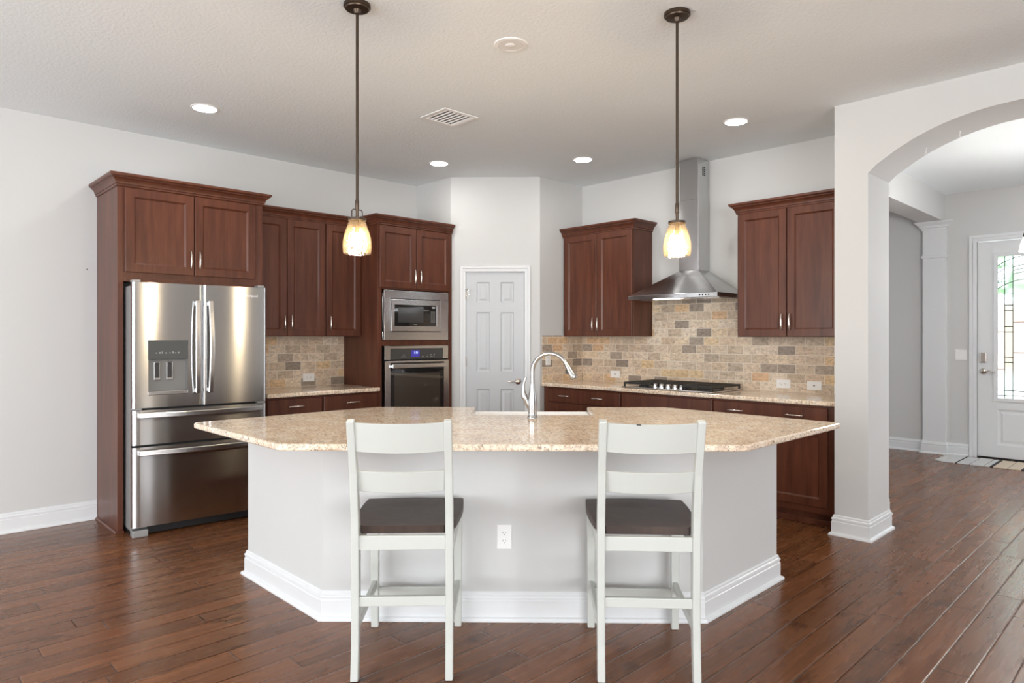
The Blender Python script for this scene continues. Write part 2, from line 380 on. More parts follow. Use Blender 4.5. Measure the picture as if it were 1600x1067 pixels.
def thing(name, label, cat, loc=(0, 0, 0), rz=0, group=None):
    o = bpy.data.objects.new(name, None); COL.objects.link(o); o.empty_display_size = .1
    o.location = loc; o.rotation_euler = (0, 0, radians(rz)); o['label'] = label; o['category'] = cat
    if group: o['group'] = group
    return o
def tag(o, label, cat, group=None):
    o['label'] = label; o['category'] = cat
    if group: o['group'] = group
    return o
def struct(o): o['kind'] = 'structure'; return o
def kids(o): return [c for c in bpy.data.objects if c.parent == o]
def copy_tree(o, parent=None):
    c = o.copy(); COL.objects.link(c); c.parent = parent
    for ch in kids(o): copy_tree(ch, c)
    return c
def dup(o, loc, rz, label):
    c = copy_tree(o); c.location = loc; c.rotation_euler = (0, 0, radians(rz)); c['label'] = label
    return c
def text(body, size, name, mat, parent, loc, rot, depth=.0006, bold=0):
    cu = bpy.data.curves.new(name, 'FONT'); cu.body = body; cu.size = size; cu.align_x = 'CENTER'; cu.align_y = 'CENTER'; cu.extrude = depth; cu.offset = bold
    t = bpy.data.objects.new(name + '_tmp', cu); COL.objects.link(t)
    dg = bpy.context.evaluated_depsgraph_get(); me = bpy.data.meshes.new_from_object(t.evaluated_get(dg))
    bpy.data.objects.remove(t); me.materials.clear(); me.materials.append(mat); me.name = name
    o = bpy.data.objects.new(name, me); COL.objects.link(o); o.parent = parent; o.location = loc; o.rotation_euler = rot
    return o

# ------------------------------------------------------------------ the setting
YL, XR, XA = 5.88, 5.60, 4.90      # left wall, right kitchen wall, arch wall face
PA, PB = (4.31, 5.30), (4.94, 4.66)  # corners of the pantry's diagonal wall
XF = 9.20                          # front wall of the foyer
BASE = [(0, 0), (.032, 0), (.032, .007), (.027, .016), (.016, .021), (.016, .094), (.0125, .097), (.0125, .107), (.016, .110), (.0145, .120), (.009, .124), (.009, .133), (.004, .140), (0, .140)]
def baseboard(name, path): return struct(MB().sweep(path, BASE).build(name, M['trim'], smooth=25))

struct(MB().box(-4.2, 9.4, -4.8, 6.1, -.1, 0).build('floor', M['floor']))
struct(MB().prism([(-4.2, -4.8), (5.2, -4.8), (5.2, 1.78), (5.75, 1.78), (5.75, 6.1), (-4.2, 6.1)], CEIL, CEIL + .2).build('ceiling', M['ceil']))
struct(MB().prism([(5.2, -1.9), (9.4, -1.9), (9.4, 6.1), (5.755, 6.1), (5.755, 1.775), (5.2, 1.775)], 3.05, 3.2).build('ceiling_foyer', M['ceil']))
struct(MB().box(-4.2, 4.31, YL, YL + .12, 0, CEIL).build('wall_left', M['wall']))
struct(MB().prism([(4.31, YL + .12), (4.31, PA[1]), (4.41, PA[1] + .10), (4.41, YL + .12)], 0, CEIL).build('wall_pantry_left', M['wall']))
struct(MB().prism([PB, (XR, 4.66), (XR, 4.76), (5.04, 4.76)], 0, CEIL).build('wall_pantry_right', M['wall']))
struct(MB().box(XR, XR + .15, 1.801, 4.759, 0, CEIL).build('wall_right', M['wall']))
# diagonal pantry wall with the door opening, in its own frame (x along the wall, -y towards the room)
DLEN = sqrt((PB[0] - PA[0]) ** 2 + (PB[1] - PA[1]) ** 2); DANG = math.degrees(atan2(PB[1] - PA[1], PB[0] - PA[0]))
D0, D1, DH = .140, .755, 2.045
w = MB().box(0, D0, 0, .1, 0, CEIL).box(D1, DLEN, 0, .1, 0, CEIL).box(D0, D1, 0, .1, DH, CEIL).build('wall_pantry', M['wall'])
w.location = (*PA, 0); w.rotation_euler = (0, 0, radians(DANG)); struct(w)
# arch wall between kitchen and foyer
ARCH = [(1.582, 2.485), (1.53, 2.533), (1.412, 2.607), (1.32, 2.655), (1.227, 2.693), (1.14, 2.721), (1.054, 2.742), (.97, 2.757), (.89, 2.766), (.78, 2.772), (.65, 2.774)]
arch = ARCH + [(1.30 - y, z) for y, z in ARCH[-2::-1]]
prof = [(1.582, 0), (1.80, 0), (1.80, 3.05), (-4.65, 3.05), (-4.65, 0), (1.30 - 1.582, 0)] + arch[::-1]
struct(MB().prism_axis(prof, XA, 5.33, 'x').build('wall_arch', M['wall'], smooth=25))
struct(MB().box(5.33, 5.75, 1.72, 1.80, 0, 3.05).build('wall_pier', M['wall']))
# foyer and dining side
struct(MB().box(XF, XF + .15, 1.815, 6.1, 0, 3.05).box(XF, XF + .15, -1.9, .895, 0, 3.05).box(XF, XF + .15, .895, 1.815, 2.47, 3.05).build('wall_front', M['hall']))
struct(MB().box(5.33, 6.15, -1.9, -1.75, 0, 3.05).box(8.45, 9.35, -1.9, -1.75, 0, 3.05).box(6.15, 8.45, -1.9, -1.75, 0, .7).box(6.15, 8.45, -1.9, -1.75, 2.7, 3.05).build('wall_foyer', M['hall']))
struct(MB().box(5.75, 9.35, 6.0, 6.1, 0, 3.05).build('wall_dining', M['hall']))
struct(MB().box(5.75, XF, 2.13, 2.37, 2.736, 3.05).build('beam_foyer', M['wall']))
# pilaster on the front wall under the beam
pil = MB().box(XF - .06, XF, 2.11, 2.345, 0, 2.64)
cap = [(0, 2.64), (.012, 2.64), (.014, 2.662), (.03, 2.668), (.034, 2.69), (.07, 2.722), (.075, 2.736), (0, 2.736)]
pil.sweep([(XF, 2.345), (XF - .06, 2.345), (XF - .06, 2.11), (XF, 2.11)], cap)
band = [(0, 2.305), (.014, 2.309), (.018, 2.325), (.014, 2.341), (0, 2.345)]
pil.sweep([(XF, 2.345), (XF - .06, 2.345), (XF - .06, 2.11), (XF, 2.11)], band)
struct(pil.build('pillar_foyer', M['trim'], smooth=25))
# great-room walls behind the camera, with the windows that light the room
def holed(axis, a0, a1, lo, hi, o0, o1, z0, z1):
    m = MB()
    for p, q, r, s in ((lo, o0, 0, CEIL), (o1, hi, 0, CEIL), (o0, o1, 0, z0), (o0, o1, z1, CEIL)):
        if axis == 'x': m.box(a0, a1, p, q, r, s)
        else: m.box(p, q, a0, a1, r, s)
    return m
struct(holed('x', -4.15, -4.0, -4.65, 6.0, .1, 5.1, .35, 2.55).build('wall_rear', M['wall']))
struct(holed('y', -4.65, -4.5, -4.15, 4.9, -3.8, .6, .25, 2.6).build('wall_patio', M['wall']))
def window(name, axis, a, lo, hi, z0, z1, n):
    m = MB(); t = .05
    def bx(p, q, r, s):
        m.box(a - .03, a + .03, p, q, r, s) if axis == 'x' else m.box(p, q, a - .03, a + .03, r, s)
    for i in range(n + 1): c = lo + (hi - lo) * i / n; bx(max(lo, c - t), min(hi, c + t), z0, z1)
    bx(lo, hi, z0, z0 + t); bx(lo, hi, z1 - t, z1); bx(lo, hi, (z0 + z1) / 2 + .25, (z0 + z1) / 2 + .3)
    struct(m.build(name, M['trim']))
window('window_1', 'x', -4.05, .1, 5.1, .35, 2.55, 3)
window('window_2', 'y', -4.55, -3.8, .6, .25, 2.6, 3)
window('window_3', 'y', -1.82, 6.15, 8.45, .7, 2.7, 2)

baseboard('baseboard_left', [(1.325, YL), (-4.0, YL)][::-1])
baseboard('baseboard_pier', [(5.33, 1.80), (4.90, 1.80), (4.90, 1.582), (5.33, 1.582), (5.33, 1.72), (5.75, 1.72), (5.75, 2.4)])
baseboard('baseboard_arch', [(5.33, -.4), (5.33, 1.30 - 1.582), (4.90, 1.30 - 1.582), (4.90, -4.5)])
baseboard('baseboard_front', [(XF, 6.0), (XF, 2.345), (XF - .06, 2.345), (XF - .06, 2.11), (XF, 2.11), (XF, 1.89)])
baseboard('baseboard_foyer', [(XF, -1.75), (5.33, -1.75)])

# casings
def casing_prof(wd=.062):
    return None
def casing(m, x0, x1, h, wd=.055, th=.018, y=0):
    """door casing around an opening x0..x1, 0..h in a wall frame facing -y"""
    for (a, b) in ((x0 - wd, x0), (x1, x1 + wd)):
        outer = a if a < x0 else b; inner = x0 if a < x0 else x1; sg = 1 if a < x0 else -1
        m.box(*sorted((outer + sg * wd * .45, inner)), y - th * .55, y, 0, h)
        m.box(*sorted((outer, outer + sg * wd * .45)), y - th, y, 0, h + wd)
    m.box(x0 - wd * .55, x1 + wd * .55, y - th * .55, y, h, h + wd * .55)
    m.box(x0 - wd * .55, x1 + wd * .55, y - th, y, h + wd * .55, h + wd)
    return m

# ------------------------------------------------------------------ pantry door (door_1)
d1 = bpy.data.objects.new('door_1', None); COL.objects.link(d1); d1.location = (*PA, 0); d1.rotation_euler = (0, 0, radians(DANG)); struct(d1)
casing(MB(), D0 + .01, D1 - .01, DH - .008).box(D0, D0 + .012, 0, .1, 0, DH).box(D1 - .012, D1, 0, .1, 0, DH).box(D0, D1, 0, .1, DH - .012, DH).build('door_casing', M['trim'], d1, bevel=.003)
dw = D1 - D0 - .030; dx = D0 + .015
pan = [(a, b, z0, z1) for a, b in ((.105, .238), (dw - .238, dw - .105)) for z0, z1 in ((1.715, 1.922), (1.020, 1.618), (.23, .845))]
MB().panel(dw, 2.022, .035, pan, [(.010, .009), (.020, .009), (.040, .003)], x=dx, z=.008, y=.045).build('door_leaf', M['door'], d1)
hx = dx + dw - .062
m = MB().lathe([(.0, 0), (.030, 0), (.031, .006), (.024, .012), (.011, .016), (.011, .045), (.0, .046)], 20, (hx, .010, .93), Matrix.Rotation(radians(90), 3, 'X'))
m.tube([(hx, -.033, .93), (hx - .02, -.038, .931), (hx - .06, -.038, .932), (hx - .105, -.034, .925)], [.009, .009, .007, .005], 10)
m.build('door_handle', M['nickel'], d1, smooth=40)
for hz in (.22, 1.13, 1.80):
    MB().box(dx - .012, dx + .004, .000, .012, hz - .045, hz + .045).tube([(dx - .004, .0, hz - .048), (dx - .004, .0, hz + .048)], .006, 8).build('hinge', M['nickel'], d1)
MB().tube([(dx - .004, -.002, 1.835), (dx - .004, -.012, 1.86), (dx + .012, -.04, 1.855), (dx + .035, -.045, 1.845)], .004, 8).tube([(dx + .012, -.02, 1.84), (dx + .03, -.03, 1.80), (dx + .015, -.02, 1.765)], .003, 6).lathe([(0, 0), (.009, 0), (.009, .012), (0, .012)], 10, (dx + .03, -.045, 1.838)).build('door_stop', M['nickel'], d1, smooth=40)

# ------------------------------------------------------------------ front door (door_2), frame: x runs towards -y, -y faces the room
d2 = bpy.data.objects.new('door_2', None); COL.objects.link(d2); d2.location = (XF, 1.815, 0); d2.rotation_euler = (0, 0, radians(-90)); struct(d2)
FW = .92
casing(MB(), .0, FW, 2.465, .072, .02).build('door_casing', M['trim'], d2, bevel=.003)
gx0, gx1, gz0, gz1 = .187, FW - .187, .682, 2.287
m = MB()
for x0, x1, z0, z1 in ((.006, gx0, .02, 2.458), (gx1, FW - .006, .02, 2.458), (gx0, gx1, gz1, 2.458), (gx0, gx1, .02, .16), (gx0, gx1, .565, gz0)): m.box(x0, x1, .02, .065, z0, z1)
m.panel(gx1 - gx0, .405, .033, [(.0, gx1 - gx0, .0, .405)], [(.02, .008), (.035, .008), (.055, .001)], x=gx0, z=.16, y=.0555, edge=0.0)
m.build('door_leaf', M['trim'], d2, bevel=.002)
fr = MB()
for x0, x1, z0, z1 in ((gx0 - .032, gx0 + .008, gz0 - .032, gz1 + .032), (gx1 - .008, gx1 + .032, gz0 - .032, gz1 + .032), (gx0, gx1, gz1 - .008, gz1 + .032), (gx0, gx1, gz0 - .032, gz0 + .008)): fr.box(x0, x1, .008, .02, z0, z1)
fr.build('glass_frame', M['trim'], d2, bevel=.004)
def pane_strip(x0, x1, z0, z1): return MB().box(x0, x1, .038, .044, z0, z1)
b1, b2 = gx0 + .068, gx0 + .145
b3, b4 = FW - b2, FW - b1
pane_strip(gx0, b1, gz0, gz1).build('glass_pane', M['clear'], d2)
pane_strip(b4, gx1, gz0, gz1).build('glass_pane', M['clear'], d2)
pane_strip(b1, b2, gz0, gz1).build('glass_pane', M['tint'], d2)
pane_strip(b3, b4, gz0, gz1).build('glass_pane', M['tint'], d2)
pane_strip(b2, b3, gz0 + .08, gz1 - .34).build('glass_pane', M['texg'], d2)
pane_strip(b2, b3, gz0, gz0 + .08).build('glass_pane', M['clear'], d2)
pane_strip(b2, b3, gz1 - .34, gz1).build('glass_pane', M['texg'], d2)
lc = MB()
def hb(x0, x1, z, t=.0035): lc.box(x0, x1, .034, .046, z - t, z + t)
def vb(x, z0, z1, t=.0035): lc.box(x - t, x + t, .034, .046, z0, z1)
for x in (b1, b2, b3, b4): vb(x, gz0, gz1)
hb(gx0, gx1, gz0 + .04); hb(gx0, gx1, gz0 + .095); hb(b2, b3, gz0 + .52); hb(b2, b3, gz0 + .86)
for z in (.30, .72, 1.10, 1.28):
    hb(gx0, b1, gz0 + z + .03); hb(b4, gx1, gz0 + z + .03)
for z in (.44, .78, 1.02):
    for xa, xb in ((b1, b2), (b3, b4)): hb(xa, xb, gz0 + z - .03, .005); hb(xa, xb, gz0 + z + .03, .005)
for k, (zo, x0, x1) in enumerate(((.11, gx0, gx1), (.19, gx0, b1), (.21, b2, b3), (.25, b2, b3), (.29, b2, b3), (.25, gx0, b1), (.285, gx0, b1), (.37, gx0, gx1))):
    c0 = FW / 2; pts = []
    for i in range(15):
        x = x0 + (x1 - x0) * i / 14; pts.append((x, .040, min(gz1, gz1 - zo + .10 * (1 - ((x - c0) / (c0 - gx0)) ** 2))))
    lc.tube(pts, .004, 6)
lc.build('glass_lead', M['lead'], d2)
hx = .06
MB().box(hx - .032, hx + .032, .000, .022, 1.085, 1.20).build('deadbolt', M['nickel'], d2, bevel=.008, seg=3)
m = MB().lathe([(.0, 0), (.033, 0), (.034, .006), (.026, .014), (.012, .018), (.012, .05), (.0, .051)], 20, (hx, .02, .985), Matrix.Rotation(radians(90), 3, 'X'))
m.tube([(hx, -.026, .985), (hx + .02, -.032, .986), (hx + .06, -.032, .990), (hx + .12, -.028, .975)], [.009, .009, .007, .005], 10)
m.build('door_handle', M['nickel'], d2, smooth=40)
MB().box(.0, FW, .015, .12, 0, .018).build('door_threshold', M['black'], d2)

# outside the front door: bright drive, a tan slab standing for the house across the street and a leafy tree
struct(MB().box(9.36, 60, -20, 30, -.12, -.02).build('path', simple('pale concrete drive', (.75, .73, .70), .9)))
struct(MB().box(34, 34.3, -6, 14, -.02, 2.75).build('wall_house_opposite', simple('tan house wall', (.60, .47, .40), .9)))
def leafy():
    m = MB(); rr = random.Random(3)
    for i in range(1500):
        a = rr.uniform(0, 2 * pi); u = rr.uniform(-1, 1); r = rr.uniform(.55, 1) ** .5
        p = Vector((1.6 * r * cos(a) * sqrt(1 - u * u), 3.6 * r * sin(a) * sqrt(1 - u * u), 3.9 + 1.5 * r * u))
        q = Vector((rr.uniform(-1, 1), rr.uniform(-1, 1), rr.uniform(-1, 1))).normalized() * .15; k = q.orthogonal().normalized() * .09
        m.add([p - q, p + k, p + q, p - k], [(0, 1, 2, 3)])
    return m
tr = thing('tree', 'leafy green tree seen blurred through the upper leaded glass of the front door', 'tree', (22, 3.0, -.02))
leafy().build('crown', simple('green leaves', (.26, .46, .22), .6), tr, merge=False)
MB().tube([(0, 0, 0), (.05, 0, 1.4), (0, .05, 3.4)], [.14, .11, .07], 10).build('trunk', simple('bark', (.12, .085, .06), .9), tr, smooth=50)

# ------------------------------------------------------------------ cabinets (frames: x along the wall, -y to the room, z up)
RAIL = .057
SHAKER = [(.012, .011)]
def handle_mb(x, y, z, vertical=True, ln=.128):
    m = MB(); h = ln / 2
    P = (lambda a, o: (x, y - o, z + a)) if vertical else (lambda a, o: (x + a, y - o, z))
    pts = [(-h, .024), (-h * .8, .029), (-h * .45, .031), (0, .032), (h * .45, .031), (h * .8, .029), (h, .024)]
    m.tube([P(a, o) for a, o in pts], [.0035, .0045, .0065, .0075, .0065, .0045, .0035], 10)
    for s in (-1, 1): m.tube([P(s * h * .93, 0), P(s * h * .93, .012), P(s * h * .90, .027)], [.006, .004, .0045], 8)
    return m
def cab_door(t, x0, x1, z0, z1, yb, hside=None, hz='low', style='door', th=.02):
    g = .0015; wd = x1 - x0 - 2 * g
    if style == 'door':
        o = MB().panel(wd, z1 - z0, th, [(RAIL, wd - RAIL, RAIL, z1 - z0 - RAIL)], SHAKER, x=x0 + g, z=z0, y=yb).build('door', M['wood'], t)
    else:
        o = MB().panel(wd, z1 - z0, th, [], [], x=x0 + g, z=z0, y=yb, edge=.005).build('drawer', M['wood'], t)
    hs = []
    if style == 'door' and hside:
        hx = x1 - .030 if hside == 'r' else x0 + .030
        hzc = z0 + .115 if hz == 'low' else z1 - .115
        hs = [(hx, hzc, True)]
    elif style == 'drawer' and hside:
        hs = [(x0 + (x1 - x0) * f, (z0 + z1) / 2, False) for f in hside]
    for hx, hzc, v in hs: handle_mb(hx, yb - th, hzc, v).build('handle', M['nickel'], o, smooth=40, label='satin nickel pull')
    return o
CROWN = [(0, 0), (.006, 0), (.009, .004), (.009, .016), (.015, .018), (.016, .024), (.019, .036), (.027, .048), (.038, .056), (.040, .056), (.040, .063), (.047, .065), (.054, .072), (.055, .075), (.055, .088), (0, .088)]
def crown(t, path, z): MB().sweep(path, [(o, zz + z) for o, zz in CROWN]).build('crown_molding', M['wood'], t, smooth=20)

# --- tall enclosure round the refrigerator
FX0, FX1, FD = 1.327, 2.372, .555
t = thing('refrigerator_cabinet', 'dark cherry cabinet with two doors and crown, boxed around the steel refrigerator', 'cabinet', (FX0, YL, 0))
w_ = FX1 - FX0
MB().box(0, .038, -FD, 0, 0, 2.445).build('side_panel', M['wood'], t, bevel=.002)
MB().box(w_ - .030, w_, -FD, 0, 0, 2.445).build('side_panel', M['wood'], t, bevel=.002)
MB().box(.038, w_ - .030, -FD, 0, 1.80, 2.445).build('cabinet_box', M['wood'], t)
MB().box(.038, w_ - .030, -FD + .002, -FD + .03, 1.772, 1.80).build('bottom_rail', M['wood'], t)
cab_door(t, .044, .5105, 1.838, 2.432, -FD, 'r'); cab_door(t, .5135, .980, 1.838, 2.432, -FD, 'l')
crown(t, [(0, 0), (0, -FD - .002), (w_, -FD - .002), (w_, -.36)][::-1] if False else [(w_, -.37), (w_, -FD - .002), (0, -FD - .002), (0, 0)][::-1], 2.440)
MB().sweep([(0, 0), (0, -FD - .0), (.038, -FD)], [(0, 0), (.018, 0), (.018, .006), (.012, .014), (0, .018)]).build('shoe_molding', M['wood'], t, smooth=30)

# --- wall cabinets over the small counter
UD = .305
t = thing('wall_cabinet', 'dark cherry two-door wall cabinet beside the top of the refrigerator', 'cabinet', (FX1, YL, 1.383), group='wall cabinets')
MB().box(0, .695, -UD, 0, 0, 1.035).build('cabinet_box', M['wood'], t)
cab_door(t, .005, .322, .003, 1.020, -UD, 'r'); cab_door(t, .326, .688, .003, 1.020, -UD, 'l')
crown(t, [(-.0, -UD - .002), (.695, -UD - .002)], 1.020)
t = thing('wall_cabinet', 'dark cherry single-door wall cabinet squeezed against the tall oven cabinet', 'cabinet', (FX1 + .696, YL, 1.383), group='wall cabinets')
MB().box(0, .368, -UD, 0, 0, 1.035).build('cabinet_box', M['wood'], t)
cab_door(t, .004, .362, .003, 1.020, -UD, 'l')
crown(t, [(0, -UD - .002), (.368, -UD - .002)], 1.020)

# --- base cabinets and counter under them
BX0, BX1, BD = FX1 + .001, 3.433, .600
bl = BX1 - BX0; sp = 2.878 - BX0
for i, (a, b, lab) in enumerate(((0, sp, 'dark cherry base cabinet with one drawer next to the refrigerator'), (sp, bl, 'dark cherry base cabinet with one drawer next to the tall oven cabinet'))):
    t = thing('base_cabinet', lab, 'cabinet', (BX0 + a, YL, 0), group='base cabinets')
    ww = b - a
    MB().box(0.0005, ww - .0005, -BD, 0, .10, .883).box(0.0005, ww - .0005, -BD + .06, 0, 0, .10).build('cabinet_box', M['wood'], t)
    cab_door(t, .008, ww - .008, .738, .868, -BD, (.5,), style='drawer')
    cab_door(t, .008, ww / 2, .13, .725, -BD, 'r', 'high'); cab_door(t, ww / 2, ww - .008, .13, .725, -BD, 'l', 'high')
tag(MB().box(BX0, BX1, YL - .648, YL, .884, .918).build('countertop', M['granite'], bevel=.008, seg=3, origin=(BX0, YL, .884)), 'short beige granite counter between refrigerator and oven cabinet', 'countertop')
o = MB().box(0, BX1 - BX0, -.010, 0, .918, 1.383).build('wall_tile_left', M['tile']); o.location = (BX0, YL, 0); struct(o)

# --- tall oven cabinet with microwave and oven
OX0, OX1, OD = 3.434, 4.306, .60
t = thing('oven_cabinet', 'tall dark cherry cabinet holding the microwave above the oven', 'cabinet', (OX0, YL, 0))
ow = OX1 - OX0
MB().box(0, .045, -OD, 0, 0, 2.42).build('side_panel', M['wood'], t, bevel=.002)
MB().box(ow - .045, ow, -OD, 0, 0, 2.42).build('side_panel', M['wood'], t, bevel=.002)
MB().box(.045, ow - .045, -OD, 0, 1.822, 2.42).build('cabinet_box', M['wood'], t)
MB().box(.045, ow - .045, -OD, -.05, 1.298, 1.345).build('shelf_rail', M['wood'], t)
MB().box(.045, ow - .045, -OD, -.05, .10, .60).box(.045, ow - .045, -OD + .06, -.05, 0, .10).build('base_box', M['wood'], t)
MB().box(.045, ow - .045, -.05, 0, 0, 1.822).build('back_panel', M['wood'], t)
cab_door(t, .012, .424, 1.835, 2.405, -OD, 'r'); cab_door(t, .428, .842, 1.835, 2.405, -OD, 'l')
cab_door(t, .012, ow - .012, .13, .585, -OD, (.3, .7), style='drawer')
crown(t, [(0, -.335), (0, -OD - .002), (ow, -OD - .002)], 2.410)

t = thing('microwave', 'built-in microwave in a wide stainless steel trim frame', 'microwave', (3.49, YL - OD, 1.347))
mw, mh = .752, .466
f = MB()
for x0, x1, z0, z1 in ((0, mw, 0, .075), (0, mw, mh - .075, mh), (0, .072, .075, mh - .075), (mw - .095, mw, .075, mh - .075)): f.box(x0, x1, -.022, -.001, z0, z1)
f.build('trim_frame', M['steelx'], t, bevel=.003)
MB().box(.06, mw - .09, .001, .42, .02, mh - .04).build('oven_body', M['black'], t)
f = MB(); x0, x1, z0, z1 = .079, mw - .102, .082, mh - .082
for a in ((x0, x1, z0, z0 + .05), (x0, x1, z1 - .05, z1), (x0, x0 + .032, z0 + .05, z1 - .05), (x1 - .045, x1, z0 + .05, z1 - .05)): f.box(a[0], a[1], -.028, -.004, a[2], a[3])
f.build('door_frame', M['steelx'], t, bevel=.003)
MB().box(x0 + .032, x1 - .045, -.024, -.004, z0 + .05, z1 - .05).build('door_glass', M['blackglass'], t)
gl = MB().box(x0 + .075, x0 + .365, -.0255, -.024, z0 + .085, z1 - .075).build('window', simple('grey mesh window', (.05, .05, .05), .12), t)
kp = MB()
for i in range(7):
    for j in range(3): kp.box(x1 - .112 + j * .019, x1 - .104 + j * .019, -.0248, -.024, z0 + .09 + i * .016, z0 + .098 + i * .016)
kp.build('keypad', M['greyprint'], t)
MB().box(x1 - .100, x1 - .062, -.0248, -.024, z1 - .075, z1 - .063).build('display', M['text'], t)
MB().box(x0 + .255, x0 + .295, -.0248, -.024, z0 + .062, z0 + .070).build('brand_plate', M['greyprint'], t)

t = thing('wall_oven', 'stainless wall oven with black glass door and blue clock', 'oven', (3.495, YL - OD, .603))
vw, vh = .747, .69
MB().box(.01, vw - .01, .001, .5, .005, vh - .01).build('oven_body', M['black'], t)
f = MB()
for a in ((0, .062, vh - .128, vh), (vw - .062, vw, vh - .128, vh), (.062, vw - .062, vh - .026, vh)): f.box(a[0], a[1], -.022, -.001, a[2], a[3])
f.build('control_surround', M['steelx'], t, bevel=.002)
MB().box(.062, vw - .062, -.018, -.001, vh - .125, vh - .026).build('control_panel', simple('grey control glass', (.055, .055, .055), .08), t)
MB().box(.30, .40, -.0195, -.018, vh - .105, vh - .042).build('clock_display', M['disp'], t)
text('1:35', .03, 'clock_digits', emit('lit digits', (.55, .7, 1), .8), t, (.355, -.0198, vh - .065), (radians(90), 0, 0))
for x in (.19, .205, .22, .235, .315, .335, .355, .375, .43, .445, .49, .53, .545, .57): MB().box(x, x + .006, -.0188, -.018, vh - .107, vh - .098).build('key', M['greyprint'], t)
for x in (.205, .22, .53, .57): MB().box(x, x + .012, -.0188, -.018, vh - .088, vh - .082).build('key', M['greyprint'], t)
f = MB(); dh = vh - .140
for a in ((0, .060, .0, dh), (vw - .060, vw, 0, dh), (.060, vw - .060, dh - .016, dh), (.06, vw - .06, 0, .012)): f.box(a[0], a[1], -.030, -.001, a[2], a[3])
f.build('door_frame', M['steelx'], t, bevel=.002)
MB().box(.060, vw - .060, -.026, -.001, .012, dh - .016).build('door_glass', M['blackglass'], t)
MB().box(.105, vw - .105, -.0272, -.026, .05, dh - .12).build('window', simple('oven window', (.055, .045, .035), .05, 0, Specular_IOR_Level=.9), t)
m = MB(); pts = [(.062 + (vw - .124) * i / 12, -.058 - .012 * sin(pi * i / 12), dh - .048) for i in range(13)]
m.bar(pts, .040, .012, (0, 0, 1))
for x in (.075, vw - .075): m.box(x - .012, x + .012, -.058, -.026, dh - .062, dh - .034)
m.build('door_handle', M['steelx'], t, bevel=.004)
e = MB().lathe([(0, 0), (.015, 0), (.015, .002), (0, .002)], 24, (.365, -.0272, .055), Matrix.Rotation(radians(90), 3, 'X')).build('round_badge', M['text'], t)

# --- the refrigerator (slightly turned in its bay)
RL, RW = (1.362, 5.100), .912
t = thing('refrigerator', 'stainless steel french door refrigerator with two bottom drawers and ice dispenser', 'refrigerator', (RL[0], RL[1], 0), -4.0)
MB().box(.004, RW - .004, .075, .70, .03, 1.735).build('cabinet_body', M['fridgeside'], t, bevel=.006)
MB().box(.004, RW - .004, .060, .075, .06, 1.725).build('door_gasket', M['darkgap'], t)
def bowed(x0, x1, z0, z1, bow=.0025, hole=None, r=.008):
    """door slab with a gently bowed front and rounded vertical edges"""
    m = MB(); n = 18; xs = sorted([x0 + (x1 - x0) * i / n for i in range(n + 1)] + [x0 + .0015, x0 + .003, x0 + .005, x0 + .008, x1 - .0015, x1 - .003, x1 - .005, x1 - .008])
    if hole:
        xs = sorted(set(xs) | {hole[0], hole[1]}); xs = [x for x in xs if not any(abs(x - h) < .009 and x != h for h in hole[:2])]
    def fy(x):
        u = (x - x0) / (x1 - x0); y = bow * (2 * u - 1) ** 2
        e = min(x - x0, x1 - x)
        if e < r: y += r * .7 * (1 - e / r) ** 2
        return y
    zs = [z0, z1] if not hole else [z0, hole[2], hole[3], z1]
    fr_ = [[(x, fy(x), z) for z in zs] for x in xs]
    for i in range(len(xs) - 1):
        for j in range(len(zs) - 1):
            if hole and j == 1 and hole[0] - 1e-6 <= xs[i] and xs[i + 1] <= hole[1] + 1e-6: continue
            m.add([fr_[i][j], fr_[i + 1][j], fr_[i + 1][j + 1], fr_[i][j + 1]], [(0, 1, 2, 3)])
    bk = .058
    for z in (z0, z1):
        m.add([(x, fy(x), z) for x in xs] + [(x1, bk, z), (x0, bk, z)], [tuple(range(len(xs) + 2))])
    m.add([(x0, fy(x0), z) for z in zs] + [(x0, bk, z) for z in zs], [(k, k + 1, k + 1 + len(zs), k + len(zs)) for k in range(len(zs) - 1)])
    m.add([(x1, fy(x1), z) for z in zs] + [(x1, bk, z) for z in zs], [(k, k + 1, k + 1 + len(zs), k + len(zs)) for k in range(len(zs) - 1)])
    m.add([(x0, bk, z0), (x1, bk, z0), (x1, bk, z1), (x0, bk, z1)], [(0, 1, 2, 3)])
    return m
mid = .457
HOLE = (.098, .352, .978, 1.352)
ld = bowed(0, mid - .002, .888, 1.755, hole=HOLE).build('door', M['steel'], t, smooth=30)
rd = bowed(mid + .002, RW, .888, 1.755).build('door', M['steel'], t, smooth=30)
du = bowed(0, RW, .634, .872).build('drawer', M['steel'], t, smooth=30)
dl = bowed(0, RW, .070, .618).build('drawer', M['steel'], t, smooth=30)
def vhandle(p, x, sg):
    m = MB(); pts = []
    for i in range(17):
        u = i / 16; z = .975 + .665 * u; pts.append((x + sg * .006 * sin(pi * u), -.034 - .018 * sin(pi * u), z))
    m.bar(pts, .033, .014, (1, 0, 0))
    for z in (.995, 1.62): m.box(x - .011, x + .011, -.036, .012, z - .014, z + .014)
    m.build('handle', M['steelx'], p, bevel=.005, seg=3)
vhandle(ld, mid - .043, -1); vhandle(rd, mid + .043, 1)
def hhandle(p, z):
    m = MB(); pts = [(.035 + (RW - .07) * i / 20, -.030 - .030 * sin(pi * i / 20), z) for i in range(21)]
    m.bar(pts, .036, .014, (0, 0, 1))
    for x in (.05, RW - .05): m.box(x - .016, x + .016, -.034, .014, z - .014, z + .014)
    m.build('handle', M['steelx'], p, bevel=.005, seg=3)
hhandle(du, .838); hhandle(dl, .580)
